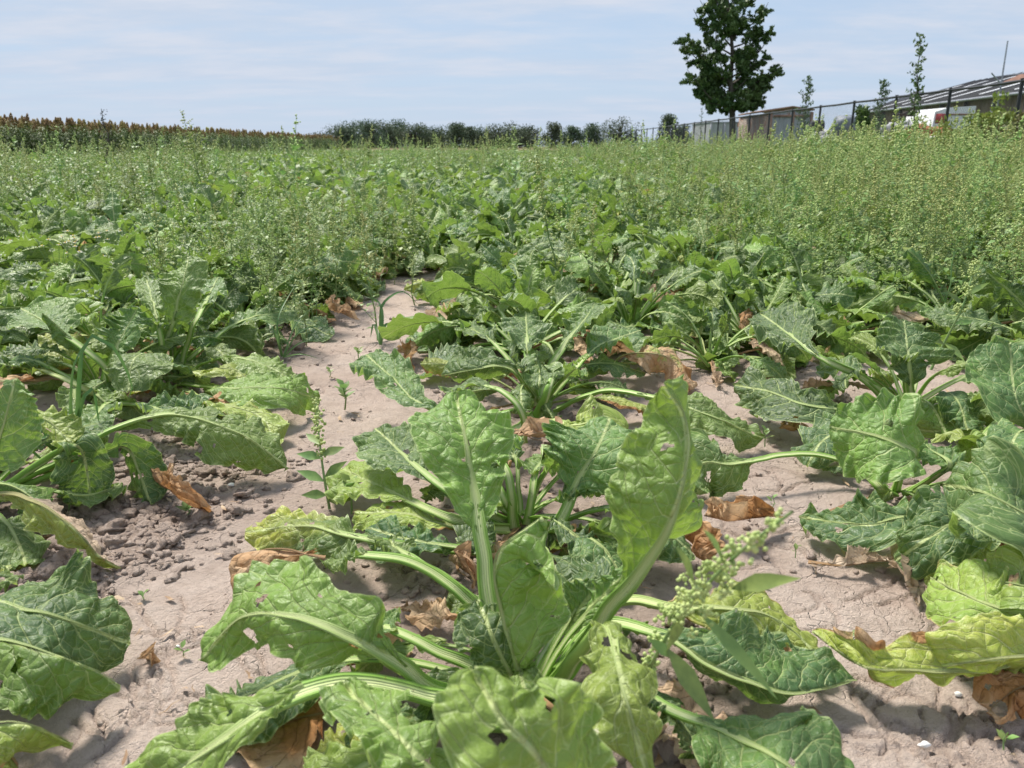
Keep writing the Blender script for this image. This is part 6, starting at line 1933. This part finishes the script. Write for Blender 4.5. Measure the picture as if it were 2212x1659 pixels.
# black drum lying on a rack, grey covered machine
a = WD(1752, 272, 30); b = WD(1778, 272, 30)
g_ = Geo(); a_ = np.linspace(0, 1, 9)
g_.add(*tube(np.array([a + (b - a) * t for t in (0, .02, .3, .32, .36, .64, .66, .7, .98, 1)]) - a, [.02, .19, .20, .215, .20, .20, .215, .20, .19, .02], 16))
obj('plastic_drum', g_.mesh('plastic_drum', [M_TYRE]), None, tuple(a), label='black plastic drum lying on the white rubble by the rusty shed', category='drum')
g_ = Geo(); cc_ = WD(1826, 268, 30)
Vb = lump(IV2, 5, .22) * [.42, .5, .42]; Vb[:, 2] = np.where(Vb[:, 2] > .22, .22 + (Vb[:, 2] - .22) * .4, Vb[:, 2])
g_.add(Vb, IF2); obj('covered_machine', g_.mesh('covered_machine', [mat_plain('grey_tarp', (.12, .14, .17), (.24, .27, .31), 5, .6, .5, .03)]), None, tuple(cc_), label='dark grey tarp-covered machine on the rubble heap behind the fence', category='machine')

# poppy-orange spot: a single dead orange leaf held in the weeds at right
hero_weed('curled orange dock leaf caught among the right weeds', [(1950, 560, .0), (1952, 500, .12), (1953, 462, .20)], .003, [((1952, 470, .18), (1990, 455, .22), .012)], [(.95, 4, .01, 4)], 31, .004)
# mayweed flowers at the left
M_YEL = mat_plain('yellow_flower', (.60, .42, .03), (.75, .55, .05), 50, .7)
for i, (px, py, h_) in enumerate([(110, 520, .19), (150, 505, .20), (168, 535, .18), (200, 560, .16), (70, 505, .2), (230, 500, .21)]):
    c = W(px, py, h_); b = np.array([c[0], c[1], 0.])
    r = thing('mayweed', ['mayweed with yellow-centred flowers at far left among the beet leaves'][0], 'wildflower', loc=tuple(b), group='yellow mayweed flowers in the left rows')
    g_ = Geo(); gf = Geo(); gw = Geo()
    rl = np.random.RandomState(60 + i)
    for k in range(6):
        tp_ = np.array([rl.normal(0, .035), rl.normal(0, .035), h_ * rl.uniform(.8, 1.1)])
        g_.add(*tube([(0, 0, 0), tp_ * .5 + [.004, 0, 0], tp_], [.0015] * 3, 4)); gf.add(lump(IV0, k, .1) * [.006, .006, .004] + tp_, IF0)
        for j in range(9):
            a = j * .698; small_leaf(gw, tp_, np.array([math.sin(a), math.cos(a), .05]), .012, .0025, np.array([0, 0, 1.]), .2, 0)
    obj('stem', g_.mesh('stem', [M_WSTEM]), r); obj('flower_centre', gf.mesh('flower_centre', [M_YEL], False), r, kind='stuff'); obj('petals', gw.mesh('petals', [M_WHT], False), r, kind='stuff')
